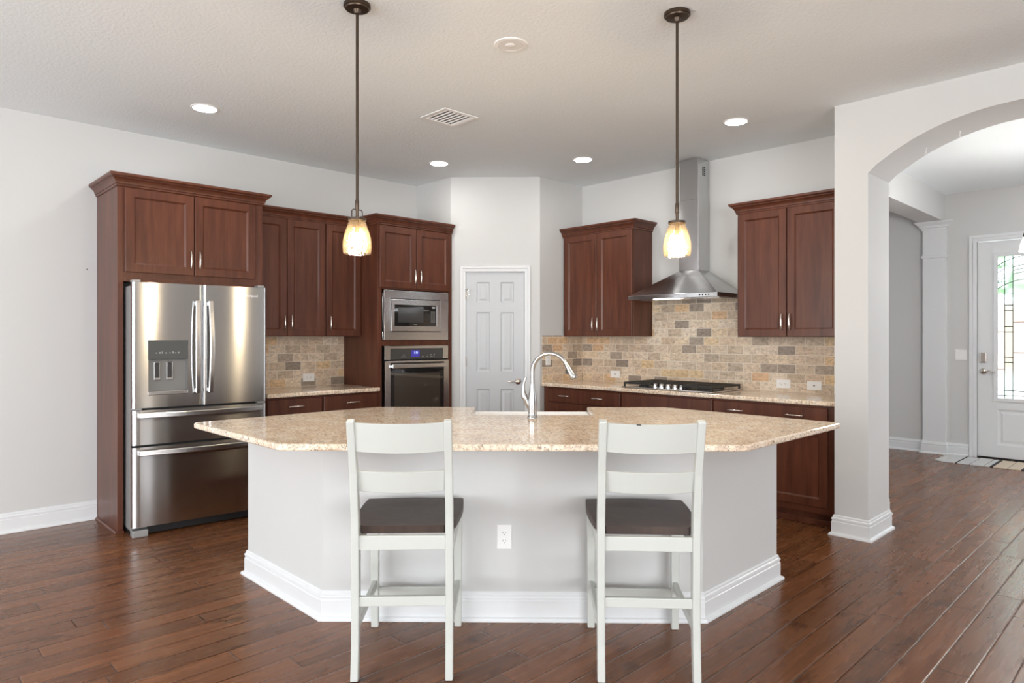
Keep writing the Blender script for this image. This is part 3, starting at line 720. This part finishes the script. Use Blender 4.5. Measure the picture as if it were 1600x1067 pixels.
# dispenser set into the first door
x0, x1, z0, z1 = HOLE
f = MB()
f.box(x0 - .004, x1 + .004, .0505, .056, z0, 1.225).box(x0 - .004, x0 + .002, .006, .0505, z0, 1.225).box(x1 - .002, x1 + .004, .006, .0505, z0, 1.225)
disp = f.build('dispenser', M['dispbody'], t)
MB().box(x0 - .003, x1 + .003, -.002, .050, 1.222, z1 + .003).build('control_panel', M['dispglass'], disp, bevel=.003)
icons = MB()
for k, x in enumerate((.145, .165, .182, .205, .232, .25, .268, .286)): icons.box(x, x + (.010 if k % 2 else .006), -.0032, -.002, 1.262, 1.270 + .003 * (k % 3))
icons.build('panel_icons', M['greyprint'], disp)
MB().box(x0 - .002, x1 + .002, -.004, .050, z0 - .004, z0 + .022).build('drip_tray', M['steelx'], disp, bevel=.003)
for px in (.160, .240):
    pd = MB().box(px - .021, px + .021, .030, .046, 1.075, 1.205).build('paddle', M['steelx'], disp, bevel=.003)
    MB().box(px - .015, px + .015, .028, .030, 1.092, 1.199).build('paddle_pad', M['paddle'], pd)
text('Whirlpool', .026, 'logo', M['text'], rd, (.795, -.0006, 1.688), (radians(90), 0, 0), bold=.0004)
for x in (.03, RW - .03): MB().box(x - .025, x + .025, .02, .10, 1.7555, 1.773).build('hinge_cover', M['fridgeside'], t, bevel=.004)
MB().box(.02, .10, .065, .12, 1.736, 1.757).build('hinge_cover', M['fridgeside'], t, bevel=.004)
MB().box(.10, RW - .10, .05, .06, .012, .066).build('kick_grille', M['black'], t)
for xa, xb in ((.0, .10), (RW - .10, RW)): MB().box(xa, xb, .004, .075, 0, .05).build('foot_cover', M['fridgeside'], t, bevel=.006)
MB().box(.004, RW - .004, .12, .70, 0, .03).build('base_plinth', M['black'], t)
for xa, xb in ((.003, .06), (RW - .06, RW - .003)): MB().box(xa, xb, .012, .056, .874, .886).build('door_hinge', M['fridgeside'], t)

# --- right-hand run, frame rotated -90 degrees: x runs towards -y
UR = .31
t = thing('wall_cabinet', 'dark cherry two-door wall cabinet between pantry corner and range hood', 'cabinet', (XR, 4.65, 1.383), -90, 'wall cabinets')
MB().box(0, .878, -UR, 0, 0, 1.035).build('cabinet_box', M['wood'], t, bevel=.002)
cab_door(t, .022, .444, .003, 1.020, -UR, 'r'); cab_door(t, .447, .872, .003, 1.020, -UR, 'l')
crown(t, [(0, 0), (0, -UR - .002), (.878, -UR - .002), (.878, 0)], 1.020)
t = thing('wall_cabinet', 'dark cherry two-door wall cabinet between range hood and arched wall', 'cabinet', (XR, 2.722, 1.378), -90, 'wall cabinets')
MB().box(0, .918, -UR, 0, 0, 1.035).build('cabinet_box', M['wood'], t, bevel=.002)
cab_door(t, .012, .420, .003, 1.020, -UR, 'r'); cab_door(t, .424, .835, .003, 1.020, -UR, 'l')
crown(t, [(0, 0), (0, -UR - .002), (.918, -UR - .002)], 1.020)

RB = .60
for y0, y1, lab, hs, nd in ((4.655, 3.692, 'dark cherry base cabinet with a two-pull drawer beside the pantry door', (.25, .72), 2),
                            (3.690, 2.778, 'dark cherry base cabinet with a plain front below the gas cooktop', None, 2),
                            (2.776, 1.805, 'dark cherry base cabinet with a two-pull drawer beside the arched wall', (.22, .74), 2)):
    t = thing('base_cabinet', lab, 'cabinet', (XR - .002, y0, 0), -90, 'base cabinets')
    ww = y0 - y1; a0 = .075 if y0 > 4 else .008; a1 = ww - (.072 if y1 < 2 else .008)
    MB().box(0, ww, -RB, 0, .10, .883).box(0, ww, -RB + .06, 0, 0, .10).build('cabinet_box', M['wood'], t)
    cab_door(t, a0, a1, .735, .868, -RB, hs, style='drawer')
    mm = (a0 + a1) / 2
    cab_door(t, a0, mm, .150, .722, -RB, 'r', 'high'); cab_door(t, mm, a1, .150, .722, -RB, 'l', 'high')
    MB().box(0, ww, -RB + .045, -RB + .06, 0, .045).build('toe_molding', M['wood'], t, bevel=.004)
tag(MB().box(XR - .645, XR, 1.802, 4.658, .884, .918).build('countertop', M['granite'], bevel=.008, seg=3, origin=(XR, 4.658, .884)), 'long beige granite counter under the range hood, ending at the arched wall', 'countertop')
o = MB().box(0, 2.858, -.010, 0, .918, 1.383).box(.895, 1.932, -.010, 0, 1.383, 1.78).build('wall_tile_right', M['tile']); o.location = (XR, 4.66, 0); o.rotation_euler = (0, 0, radians(-90)); struct(o)
o = MB().box(.0, .62, -.010, 0, .918, 1.393).build('wall_tile_pantry', M['tile']); o.location = (4.97, 4.66, 0); struct(o)

# --- range hood
t = thing('range_hood', 'stainless steel pyramid range hood with square chimney over the cooktop', 'range hood', (XR, 3.25, 1.715), -90)
m = MB(); hw, hd, rz_, tz = .447, .50, .036, .262
cx0, cx1, cd = -.098, .098, .20
base = [(-hw, -hd), (hw, -hd), (hw, 0), (-hw, 0)]; top = [(cx0, -cd), (cx1, -cd), (cx1, 0), (cx0, 0)]
m.add([(x, y, rz_) for x, y in base] + [(x, y, tz) for x, y in top], [(0, 1, 5, 4), (1, 2, 6, 5), (2, 3, 7, 6), (3, 0, 4, 7)])
m.add([(x, y, 0) for x, y in base] + [(x, y, rz_) for x, y in base], [(0, 1, 5, 4), (1, 2, 6, 5), (3, 0, 4, 7), (2, 3, 7, 6)])
ins = [(-hw + .02, -hd + .02), (hw - .02, -hd + .02), (hw - .02, -.02), (-hw + .02, -.02)]
m.add([(x, y, 0) for x, y in base] + [(x, y, .004) for x, y in ins], [(k, (k + 1) % 4, (k + 1) % 4 + 4, k + 4) for k in range(4)] + [(4, 5, 6, 7)])
m.build('canopy', M['steel'], t, bevel=.002)
MB().box(cx0, cx1, -cd, 0, tz, .90).build('chimney', M['steel'], t, bevel=.002)
up_ = MB().box(cx0 + .003, cx1 - .003, -cd + .003, 0, .90, CEIL - 1.716).build('chimney_extension', M['steel'], t, bevel=.002)
g = MB()
for i in range(5):
    for j in range(2): g.box(cx1 - .0025, cx1 - .0015, -.125 + j * .03, -.105 + j * .03, 1.12 + i * .017, 1.13 + i * .017)
g.build('vent_slots', M['darkgap'], up_)
bt = MB()
for k in range(4): bt.lathe([(0, 0), (.006, 0), (.006, .003), (0, .003)], 12, (.285 + k * .028, -hd, .018), Matrix.Rotation(radians(90), 3, 'X'))
bt.build('control_buttons', M['black'], t)
MB().box(-.20, .0, -hd + .035, -hd + .09, -.004, .003).build('light_lens', M['hoodlens'], t)
MB().box(-hw + .05, hw - .05, -hd + .12, -.04, -.002, .003).build('filter_panel', M['steelx'], t)

# --- gas cooktop
t = thing('gas_cooktop', 'stainless gas cooktop with black grates set in the long counter', 'cooktop', (XR - .075, 3.25, .9185), -90)
MB().box(-.455, .455, -.52, 0, 0, .012).build('cooktop_tray', M['steelx'], t, bevel=.005)
for k, (gx, gw) in enumerate(((-.30, .285), (0, .285), (.30, .285))):
    g = MB(); a, b = gx - gw / 2, gx + gw / 2; y0, y1 = (-.50, -.02) if k != 1 else (-.40, -.02)
    for yy in (y0, y1 - .014): g.box(a, b, yy, yy + .014, .034, .052)
    for xx in (a, b - .014): g.box(xx, xx + .014, y0, y1, .034, .052)
    n = 7
    for i in range(1, n): x = a + (b - a) * i / n; g.box(x - .004, x + .004, y0, y1, .038, .052)
    g.box(a, b, (y0 + y1) / 2 - .006, (y0 + y1) / 2 + .006, .036, .052)
    for xx in (a + .007, b - .007):
        for yy in (y0 + .007, y1 - .007): g.box(xx - .007, xx + .007, yy - .007, yy + .007, .012, .036)
    g.build('grate', M['iron'], t, bevel=.002)
for bx, by, r in ((-.30, -.38, .035), (-.30, -.14, .045), (0, -.21, .055), (.30, -.38, .04), (.30, -.14, .035)):
    MB().lathe([(0, .012), (r + .015, .012), (r + .012, .02), (r, .022), (r, .030), (r - .006, .033), (0, .033)], 20, (bx, by, 0)).build('burner', M['iron'], t, smooth=40)
for k in range(5):
    x = -.135 + k * .0675
    MB().lathe([(0, .012), (.026, .012), (.026, .016), (.022, .018), (.020, .044), (.018, .048), (0, .048)], 16, (x, -.455, 0)).box(x - .003, x + .003, -.472, -.438, .040, .047).build('knob', M['chrome'], t, smooth=40)

# ------------------------------------------------------------------ kitchen island
C1, C2 = 1.645, 1.70      # faces of the two side walls
isl = thing('kitchen_island', 'angled white half-wall kitchen island base with white baseboard', 'kitchen island', (2.8, 2.8, 0))
A, B_, C_, D_ = (C1, 3.885), (C1, 3.010), (2.955, C2), (3.765, C2)
k = .055
wallp = [A, B_, C_, D_, (D_[0], C2 + .13), (C_[0] + k, C2 + .13), (C1 + .13, B_[1] + k), (C1 + .13, A[1])]
MB().prism(wallp, 0, .884).build('half_wall', M['wall'], isl, world=True)
MB().sweep([(C1 + .13, A[1]), A, B_, C_, D_, (D_[0], C2 + .13)], BASE).build('baseboard', M['trim'], isl, world=True, smooth=25)
def iw(X, Y): return ((X + Y) / sqrt(2), (Y - X) / sqrt(2))
lowp = [(C1 + .131, 3.80), (C1 + .131, B_[1] + k), (C_[0] + k, C2 + .131), (3.74, C2 + .131), (3.74, 2.42), (2.42, 3.74)]
cb = MB().prism([(C1 + .131, 3.80), (C1 + .131, B_[1] + k + .002), iw(-.45, 3.38), iw(-.45, 4.37), (2.42, 3.74), (2.40, 3.80)], .1, .883)
cb.prism([iw(.55, 3.38), (C_[0] + k + .002, C2 + .131), (3.74, C2 + .131), (3.74, 2.42), iw(.55, 4.37)], .1, .883)
cb.prism([iw(-.449, 3.38), iw(.549, 3.38), iw(.549, 4.36), iw(-.449, 4.36)], .1, .628)
cb.prism([(C1 + .131, 3.76), (C1 + .131, B_[1] + k + .002), (C_[0] + k + .002, C2 + .131), (3.70, C2 + .131), (3.70, 2.38), (2.38, 3.70)], 0, .1)
cb.build('island_cabinets', M['wood'], isl, world=True)

def rounded(pts, rads, seg=6):
    out = []; n = len(pts)
    for i, p in enumerate(pts):
        r = rads[i]; p = Vector(p)
        if not r: out.append(tuple(p)); continue
        a = (Vector(pts[i - 1]) - p).normalized(); b = (Vector(pts[(i + 1) % n]) - p).normalized()
        ang = a.angle(b); d = r / math.tan(ang / 2); c = p + (a + b).normalized() * (r / sin(ang / 2))
        s = p + a * d - c; e = p + b * d - c; a0 = atan2(s.y, s.x); da = atan2(e.y, e.x) - a0
        while da > pi: da -= 2 * pi
        while da < -pi: da += 2 * pi
        for k in range(seg + 1): q = a0 + da * k / seg; out.append((c.x + r * cos(q), c.y + r * sin(q)))
    return out
SX0, SX1, SF, SB = -.297, .440, 4.014, 4.469
outl = [(1.315, 3.835), (1.315, 2.800), (2.745, 1.370), (3.830, 1.370), (3.830, 2.490), iw(SX1, SB), iw(SX1, SF), iw(SX0, SF), iw(SX0, SB), (2.490, 3.830)]
outl = rounded(outl, [.04, .05, .10, .03, .03, 0, .015, .015, 0, .03])
tag(MB().prism(outl, .8845, .915).build('island_countertop', M['granite'], bevel=.009, seg=3, origin=(2.8, 2.8, .8845)), 'large angled beige granite top of the island, notched for the sink', 'countertop')

# apron sink, frame rotated -45: x along the island, +y towards the pantry
t = thing('apron_sink', 'white apron front sink set into the back of the island', 'sink', (*iw((SX0 + SX1) / 2, (SF + SB) / 2), .63), -45)
sw, sd, sh = (SX1 - SX0) / 2 + .022, (SB - SF) / 2 + .024, .2535
oX = [(-sw, -sd), (sw, -sd), (sw, sd), (-sw, sd)]; iX = [(-sw + .03, -sd + .03), (sw - .03, -sd + .03), (sw - .03, sd - .03), (-sw + .03, sd - .03)]
m = MB(); m.add([(x, y, 0) for x, y in oX] + [(x, y, sh) for x, y in oX] + [(x, y, sh) for x, y in iX] + [(x * .96, y * .96, .03) for x, y in iX],
      [(3, 2, 1, 0)] + [(q, (q + 1) % 4, (q + 1) % 4 + 4, q + 4) for q in range(4)] + [(q + 4, (q + 1) % 4 + 4, (q + 1) % 4 + 8, q + 8) for q in range(4)] + [(q + 8, (q + 1) % 4 + 8, (q + 1) % 4 + 12, q + 12) for q in range(4)] + [(12, 13, 14, 15)])
m.build('basin', M['ceramic'], t, bevel=.008, seg=3)
MB().lathe([(0, .031), (.04, .031), (.04, .034), (.03, .035), (0, .033)], 20).build('drain', M['chrome'], t, smooth=40)

# faucet
fa = thing('kitchen_faucet', 'brushed pull-down gooseneck faucet standing behind the island sink', 'faucet', (2.788, 2.689, .9152), -67)
MB().lathe([(0, 0), (.029, 0), (.0285, .006), (.0245, .010), (.025, .03), (.0265, .07), (.0255, .105), (.021, .14), (.016, .172), (.0128, .198), (.0125, .202), (.0115, .204)], 24).build('body', M['faucet'], fa, smooth=50)
pts = [(0, 0, .200), (0, 0, .26)]
R = .108
for i in range(1, 12):
    a = pi - (pi * .87) * i / 11; pts.append((R + R * cos(a), 0, .262 + R * 1.0 * sin(a)))
sp_ = MB().tube(pts, .0118, 14).build('spout', M['faucet'], fa, smooth=50)
e0 = Vector(pts[-1]); dr = (Vector(pts[-1]) - Vector(pts[-2])).normalized()
hp = [e0 - dr * .004, e0 + dr * .02, e0 + dr * .055, e0 + dr * .08, e0 + dr * .086]
hd_ = MB().tube(hp, [.0125, .015, .0185, .0225, .019], 16).build('spray_head', M['faucet'], fa, smooth=40)
nb = e0 + dr * .035
MB().tube([nb + Vector((-.017, 0, .020)), nb + Vector((-.020, 0, 0)), nb + Vector((-.019, 0, -.020))], .0065, 8).build('spray_button', M['black'], hd_, smooth=40)
hv = MB().tube([(-.012, -.006, .045), (-.032, -.012, .095), (-.044, -.016, .125), (-.047, -.018, .145)], [.010, .016, .0175, .012], 14)
hv.tube([(-.047, -.018, .135), (-.048, -.020, .165), (-.046, -.020, .195), (-.038, -.018, .222), (-.034, -.017, .236)], [.012, .0095, .0075, .0085, .006], 12)
hv.build('lever', M['faucet'], fa, smooth=50)

# ------------------------------------------------------------------ bar stools
def stool():
    t = thing('bar_stool', 'white ladder-back counter stool with dark seat, nearer the refrigerator', 'bar stool', (0, 0, 0), 0, 'counter stools')
    wm = M['white']
    # seat: saddle shaped slab
    m = MB(); nx, ny = 14, 12
    def hw(v):  # half width along depth (v 0 rear .. 1 front)
        if v < .12: return .166 + (.206 - .166) * (v / .12)
        return .206 + .022 * sin(pi * min(1, (v - .12) / 1.1) * .9)
    def pt(i, j, top):
        u = i / nx * 2 - 1; v = j / ny; w2 = hw(v); x = u * w2; y = -.232 + .47 * v - (.012 * u * u if j == ny else 0)
        dish = .010 * (1 - u * u) * sin(pi * min(1, max(0, v * .9 + .05))) - .004 * (1 - abs(u)) * (1 if v > .8 else 0)
        return (x, y, (.612 - dish) if top else .580)
    T = [[pt(i, j, 1) for j in range(ny + 1)] for i in range(nx + 1)]; Bm = [[pt(i, j, 0) for j in range(ny + 1)] for i in range(nx + 1)]
    for G in (T, Bm):
        for i in range(nx):
            for j in range(ny): m.add([G[i][j], G[i + 1][j], G[i + 1][j + 1], G[i][j + 1]], [(0, 1, 2, 3)])
    for i in range(nx):
        for j in (0, ny): m.add([T[i][j], T[i + 1][j], Bm[i + 1][j], Bm[i][j]], [(0, 1, 2, 3)])
    for j in range(ny):
        for i in (0, nx): m.add([T[i][j], T[i][j + 1], Bm[i][j + 1], Bm[i][j]], [(0, 1, 2, 3)])
    m.build('seat', M['seat'], t, smooth=40)
    # legs
    for s in (-1, 1):
        x = s * .189
        MB().bar([(x, -.268, 0), (x, -.250, .14), (x, -.243, .32), (x, -.246, .52), (x, -.254, .66), (x, -.285, .84), (x, -.352, 1.055)], .031, [.036, .042, .046, .050, .046, .040, .030], (1, 0, 0)).build('rear_leg', wm, t, bevel=.004)
        MB().bar([(s * .197, .243, 0), (s * .197, .243, .58)], [.034, .040], [.034, .040], (1, 0, 0)).build('front_leg', wm, t, bevel=.004)
        MB().box(s * .197 - .010, s * .197 + .010, -.23, .235, .515, .580).build('side_apron', wm, t, bevel=.003)
        MB().bar([(s * .190, -.250, .205), (s * .197, .243, .205)], .020, .040, (1, 0, 0)).build('side_stretcher', wm, t, bevel=.003)
    MB().box(-.176, .176, -.262, -.240, .520, .578).build('rear_apron', wm, t, bevel=.003)
    MB().box(-.180, .180, .232, .252, .515, .580).build('front_apron', wm, t, bevel=.003)
    MB().box(-.176, .176, -.258, -.238, .292, .332).build('rear_stretcher', wm, t, bevel=.003)
    MB().box(-.180, .180, .233, .253, .150, .188).build('front_stretcher', wm, t, bevel=.003)
    for z0, z1, yb in ((.762, .848, -.272), (.928, 1.046, -.330)):
        m = MB(); n = 10; vs = []
        for i in range(n + 1):
            u = i / n * 2 - 1; x = u * .176; bw = -.022 * (1 - u * u); lean = -.30 * 0 
            for z in (z0, z1):
                yy = yb + bw - (z - (z0 + z1) / 2) * .27
                zz = z - (.006 * (1 - u * u) if z == z0 else 0.004 * (1 - u * u))
                vs += [(x, yy - .009, zz), (x, yy + .009, zz)]
        fs = []
        for i in range(n):
            a = i * 4; b = a + 4
            fs += [(a, b, b + 2, a + 2), (a + 1, a + 3, b + 3, b + 1), (a, a + 1, b + 1, b), (a + 2, b + 2, b + 3, a + 3)]
        fs += [(0, 2, 3, 1), (n * 4, n * 4 + 1, n * 4 + 3, n * 4 + 2)]
        m.add(vs, fs); m.build('back_slat', wm, t, bevel=.002, smooth=40)
    return t
st = stool(); st.location = (1.761, 2.447, 0); st.rotation_euler = (0, 0, radians(-42.8))
st2 = dup(st, (2.469, 1.728, 0), -47.3, 'white ladder-back counter stool with a dark chip in its top slat, nearer the arch')
MB().box(-.062, -.046, -.379, -.3555, 1.0395, 1.0432).build('paint_chip', M['slot'], st2)

# ------------------------------------------------------------------ pendants
def pendant():
    t = thing('pendant_lamp', 'bronze rod pendant with lit seeded glass jar, above the refrigerator side of the island', 'pendant lamp', (0, 0, 1.78), 0, 'island pendants')
    H = CEIL - 1.78
    MB().lathe([(0, H), (.064, H), (.065, H - .014), (.058, H - .018), (.056, H - .024), (.020, H - .027), (.013, H - .045), (0, H - .046)], 32).build('canopy', M['bronze'], t, smooth=35)
    MB().tube([(0, 0, .24), (0, 0, H - .04)], .0068, 12).build('rod', M['bronze'], t, smooth=40)
    MB().lathe([(0, .262), (.008, .262), (.0095, .255), (.0095, .215), (.0075, .21), (.0075, .165), (.011, .163), (.011, .10), (0, .10)], 16).build('socket', M['bronze'], t, smooth=35)
    m = MB().lathe([(.043, .160), (.043, .172), (.0375, .174), (.0375, .160)], 32, closed=True)
    for s in (-1, 1):
        m.tube([(s * .008, 0, .214), (s * .022, 0, .214), (s * .029, 0, .207), (s * .029, 0, .168)], .0025, 8)
    m.lathe([(.008, .172), (.0375, .172), (.0375, .168), (.008, .168)], 24, closed=True)
    m.build('shade_holder', M['bronze'], t, smooth=35)
    prof = [(.036, .165), (.040, .155), (.047, .135), (.056, .110), (.064, .080), (.068, .052), (.0685, .030), (.066, .008), (.0645, .0)]
    MB().lathe(prof + [(r - .003, z) for r, z in prof[::-1]], 40, closed=True).build('glass_shade', M['glass'], t, smooth=60)
    MB().lathe([(0, .025), (.014, .030), (.022, .045), (.022, .060), (.015, .085), (.011, .10), (0, .1005)], 20).build('bulb', M['bulb'], t, smooth=60)
    return t
p1 = pendant(); p1.location = (1.744, 2.859, 1.784); 
for c in kids(p1): pass
p2 = dup(p1, (2.925, 1.825, 1.784), 30, 'bronze rod pendant with lit seeded glass jar, in front of the range hood')
p1.location.z = p2.location.z = 1.78

# ------------------------------------------------------------------ recessed lights, vent
def downlight(loc, label, lit=True):
    t = thing('recessed_light', label, 'ceiling light', (loc[0], loc[1], CEIL), 0, 'recessed ceiling lights')
    MB().lathe([(.078, -.006), (.091, -.004), (.094, 0), (.078, 0)], 36, closed=True).build('trim_ring', M['plate'], t, smooth=30)
    if lit:
        MB().lathe([(0, -.003), (.078, -.003), (.078, -.001), (0, -.001)], 36).build('lens', M['lens'], t)
    return t
downlight((1.768, 4.90), 'lit round recessed light above the refrigerator')
downlight((3.883, 4.946), 'lit round recessed light above the tall oven cabinet')
downlight((4.732, 3.928), 'lit round recessed light near the pantry corner and long counter')
downlight((4.716, 2.439), 'lit round recessed light in front of the hood chimney, beside the arched wall')
t = thing('recessed_light', 'unlit round recessed light between the two pendants', 'ceiling light', (2.586, 2.66, CEIL), 0, 'recessed ceiling lights')
MB().lathe([(.070, -.007), (.090, -.005), (.094, 0), (.070, 0)], 36, closed=True).build('trim_ring', M['plate'], t, smooth=30)
MB().lathe([(.069, -.0055), (.060, -.0015), (.030, -.0010), (.0, -.0010)], 36).build('reflector', M['lampoff'], t, smooth=60)
MB().lathe([(0, -.012), (.020, -.011), (.030, -.006), (.032, -.0012), (0, -.0011)], 24).build('bulb', M['lampoff'], t, smooth=60)

t = thing('air_vent', 'white square louvred air vent in the ceiling', 'vent', (3.117, 3.85, CEIL), 0)
MB().box(-.155, .155, -.150, .150, -.0015, 0).build('backing', M['darkgap'], t)
f = MB()
for a in ((-.155, .155, -.150, -.122), (-.155, .155, .122, .150), (-.155, -.127, -.122, .122), (.127, .155, -.122, .122)): f.box(a[0], a[1], a[2], a[3], -.010, -.001)
f.build('frame', M['plate'], t, bevel=.003)
s_ = MB()
for i in range(7):
    x = -.112 + i * .0375
    s_.add([(x - .003, -.122, -.002), (x + .005, -.122, -.009), (x + .005, .122, -.009), (x - .003, .122, -.002), (x - .005, -.122, -.002), (x + .002, -.122, -.009), (x + .002, .122, -.009), (x - .005, .122, -.002)], [(0, 1, 2, 3), (7, 6, 5, 4), (0, 4, 5, 1), (1, 5, 6, 2), (2, 6, 7, 3), (3, 7, 4, 0)])
s_.build('louvre', M['plate'], t)

# ------------------------------------------------------------------ outlets, switch, hooks, nails
def outlet(label, loc, rz, horiz, kind='duplex', w=.072, h=.117):
    t = thing('wall_outlet' if kind != 'switch' else 'light_switch', label, 'outlet' if kind != 'switch' else 'switch', loc, rz, 'wall plates')
    if horiz: w, h = h, w
    MB().box(-w / 2, w / 2, -.006, -.0003, -h / 2, h / 2).build('cover_plate', M['plate'], t, bevel=.002)
    R = (lambda a, b: (b, a)) if not horiz else (lambda a, b: (a, b))  # a along the long side
    if kind == 'duplex':
        for s in (-1, 1):
            m = MB(); ca, cb = s * .0195, 0
            pts = [R(ca + .0145 * cos(q), cb + .0165 * sin(q)) for q in [2 * pi * k / 16 for k in range(16)]]
            if horiz or True:
                m.prism_axis([(x, z) for x, z in pts], -.0072, -.006, 'y')
            r = m.build('receptacle', M['plate'], t)
            sl = MB()
            for bb in (-.006, .006):
                x, z = R(ca + .003, bb); da, db = (.004, .0011) ; dx_, dz_ = R(da, db); sl.box(x - abs(dx_), x + abs(dx_), -.0076, -.0072, z - abs(dz_), z + abs(dz_))
            x, z = R(ca - .008, 0); sl.box(x - .0022, x + .0022, -.0076, -.0072, z - .0022, z + .0022)
            sl.build('slots', M['slot'], r)
    elif kind == 'cable':
        MB().lathe([(0, 0), (.006, 0), (.0055, .006), (.002, .006), (0, .004)], 12, (0, -.006, 0), Matrix.Rotation(radians(90), 3, 'X')).build('jack', M['slot'], t)
    elif kind == 'decora':
        a, b = (.033, .0165) if horiz else (.0165, .033)
        r = MB().box(-a, a, -.008, -.006, -b, b).build('receptacle', M['plate'], t, bevel=.001)
        sl = MB()
        for s in (-1, 1):
            for bb in (-.006, .006):
                x, z = R(s * .018, bb); sl.box(x - .004 if horiz else x - .001, x + .004 if horiz else x + .001, -.0085, -.008, z - .001 if horiz else z - .004, z + .001 if horiz else z + .004)
        sl.build('slots', M['slot'], r)
    elif kind == 'switch':
        for s in (-1, 1): MB().box(s * .023 - .0165, s * .023 + .0165, -.009, -.006, -.033, .033).build('rocker', M['plate'], t, bevel=.002)
    return t
fx, fy = 2.2725, 2.3825
outlet('white duplex outlet low on the island front between the two stools', (fx, fy, .405), -45, False)
outlet('white outlet on the stone backsplash beside the refrigerator', (3.06, YL - .010, .998), 0, True, 'decora')
outlet('white upright plate on the short pantry corner backsplash', (5.046, 4.65, 1.150), 0, False, 'decora', .07, .115)
outlet('white cable plate on the backsplash at the pantry side of the cooktop', (XR - .010, 4.212, .997), -90, True, 'cable')
outlet('white duplex outlet on the backsplash beyond the cooktop', (XR - .010, 2.464, .985), -90, True)
outlet('white cable plate on the backsplash beside the arched wall', (XR - .010, 2.210, .982), -90, True, 'cable')
outlet('white double rocker switch beside the front door', (XF, 1.965, 1.170), -90, False, 'switch', .115, .117)

def cup_hook(label, y, z):
    o = MB().tube([(0, 0, .0), (0, 0, -.012), (.004, .004, -.020), (.010, .010, -.034), (.006, .012, -.044), (-.004, .006, -.046), (-.010, -.002, -.040), (-.012, -.004, -.030)], .0016, 8).lathe([(0, 0), (.006, 0), (.005, -.003), (0, -.003)], 10).build('cup_hook', M['plate'], smooth=50)
    o.location = (5.20, y, z); tag(o, label, 'hook', 'ceiling hooks')
def arch_z(y):
    for (a, za), (b, zb) in zip(ARCH, ARCH[1:]):
        if b <= y <= a: return za + (zb - za) * (a - y) / (a - b)
cup_hook('small white cup hook under the arch, nearer its springing', 1.312, arch_z(1.312)); cup_hook('small white cup hook under the arch, nearer its crown', 1.117, arch_z(1.117))
def nail(label, x, z):
    o = MB().tube([(0, 0, 0), (0, -.012, .002), (0, -.014, .002)], [.0022, .0022, .005], 8).build('nail', M['slot']); o.location = (x, YL, z); tag(o, label, 'nail', 'wall nails')
nail('dark nail in the white wall close to the refrigerator cabinet side', 1.26, 1.885)
nail('small dark nail in the white wall, well away from any cabinet', .70, 2.0)

# ------------------------------------------------------------------ foyer chandelier and rug
t = thing('chandelier', 'black armed chandelier with lit white shades hanging in the foyer', 'chandelier', (7.0, .762, 2.16))
MB().lathe([(0, .89), (.06, .89), (.06, .875), (.012, .865), (.009, .86), (.009, .06), (.03, .04), (.03, -.02), (.01, -.05), (0, -.055)], 20).build('stem', M['black'], t, smooth=40)
for k in range(4):
    a = radians(96 + 90 * k); c, s = cos(a), sin(a); r = .262
    MB().tube([(c * .02, s * .02, .0), (c * .10, s * .10, -.03), (c * .2, s * .2, .0), (c * r, s * r, .05)], .006, 8).lathe([(0, .045), (.028, .045), (.03, .06), (.024, .085), (0, .088)], 18, (c * r, s * r, 0)).build('arm', M['black'], t, smooth=40)
    MB().lathe([(.026, .046), (.035, .02), (.05, -.03), (.055, -.07), (.052, -.07), (.047, -.03), (.032, .02), (.022, .046)], 24, (c * r, s * r, 0), closed=True).build('shade', M['shade'], t, smooth=60)

def rug_mat():
    m, nt, b = new_mat('striped woven rug')
    tc = N(nt, 'ShaderNodeTexCoord'); sp = N(nt, 'ShaderNodeSeparateXYZ'); L(nt, tc.outputs['Object'], sp.inputs[0])
    W_, K, G, Bg = (.62, .63, .63), (.035, .035, .04), (.25, .22, .2), (.66, .56, .44)
    st_ = []; x = 0
    for wd, c in ((.125, W_), (.018, K), (.11, W_), (.008, G), (.12, W_), (.006, G), (.05, W_), (.03, K), (.12, Bg), (.008, G), (.11, Bg), (.03, K), (.07, Bg), (.008, G), (.11, Bg), (.03, K), (.12, W_), (.01, G), (.15, Bg)):
        st_.append((min(1, x), c)); x += wd
    L(nt, ramp(nt, sp.outputs[0], st_, 'CONSTANT'), b.inputs['Base Color']); b.inputs['Roughness'].default_value = .95
    bump(nt, b, noise(nt, objco(nt, (60, 200, 60)), 3, 2), .4, .002)
    return m
t = thing('rug', 'striped cream and black woven rug with fringe, lying at the front door', 'rug', (8.60, 2.02, 0), -90)
# x towards -y world (along the door), y towards the door
MB().box(0, 1.25, 0, .52, .0, .010).build('mat', rug_mat(), t, bevel=.003)
fr = MB(); rr = random.Random(5)
for k in range(26): y = .01 + k * .02; fr.tube([(0, y, .006), (-.03, y + rr.uniform(-.01, .01), .006), (-.07 + rr.uniform(-.02, .02), y + rr.uniform(-.02, .02), .005)], .0045, 5)
fr.build('fringe', simple('cream fringe', (.62, .62, .6), .95), t)
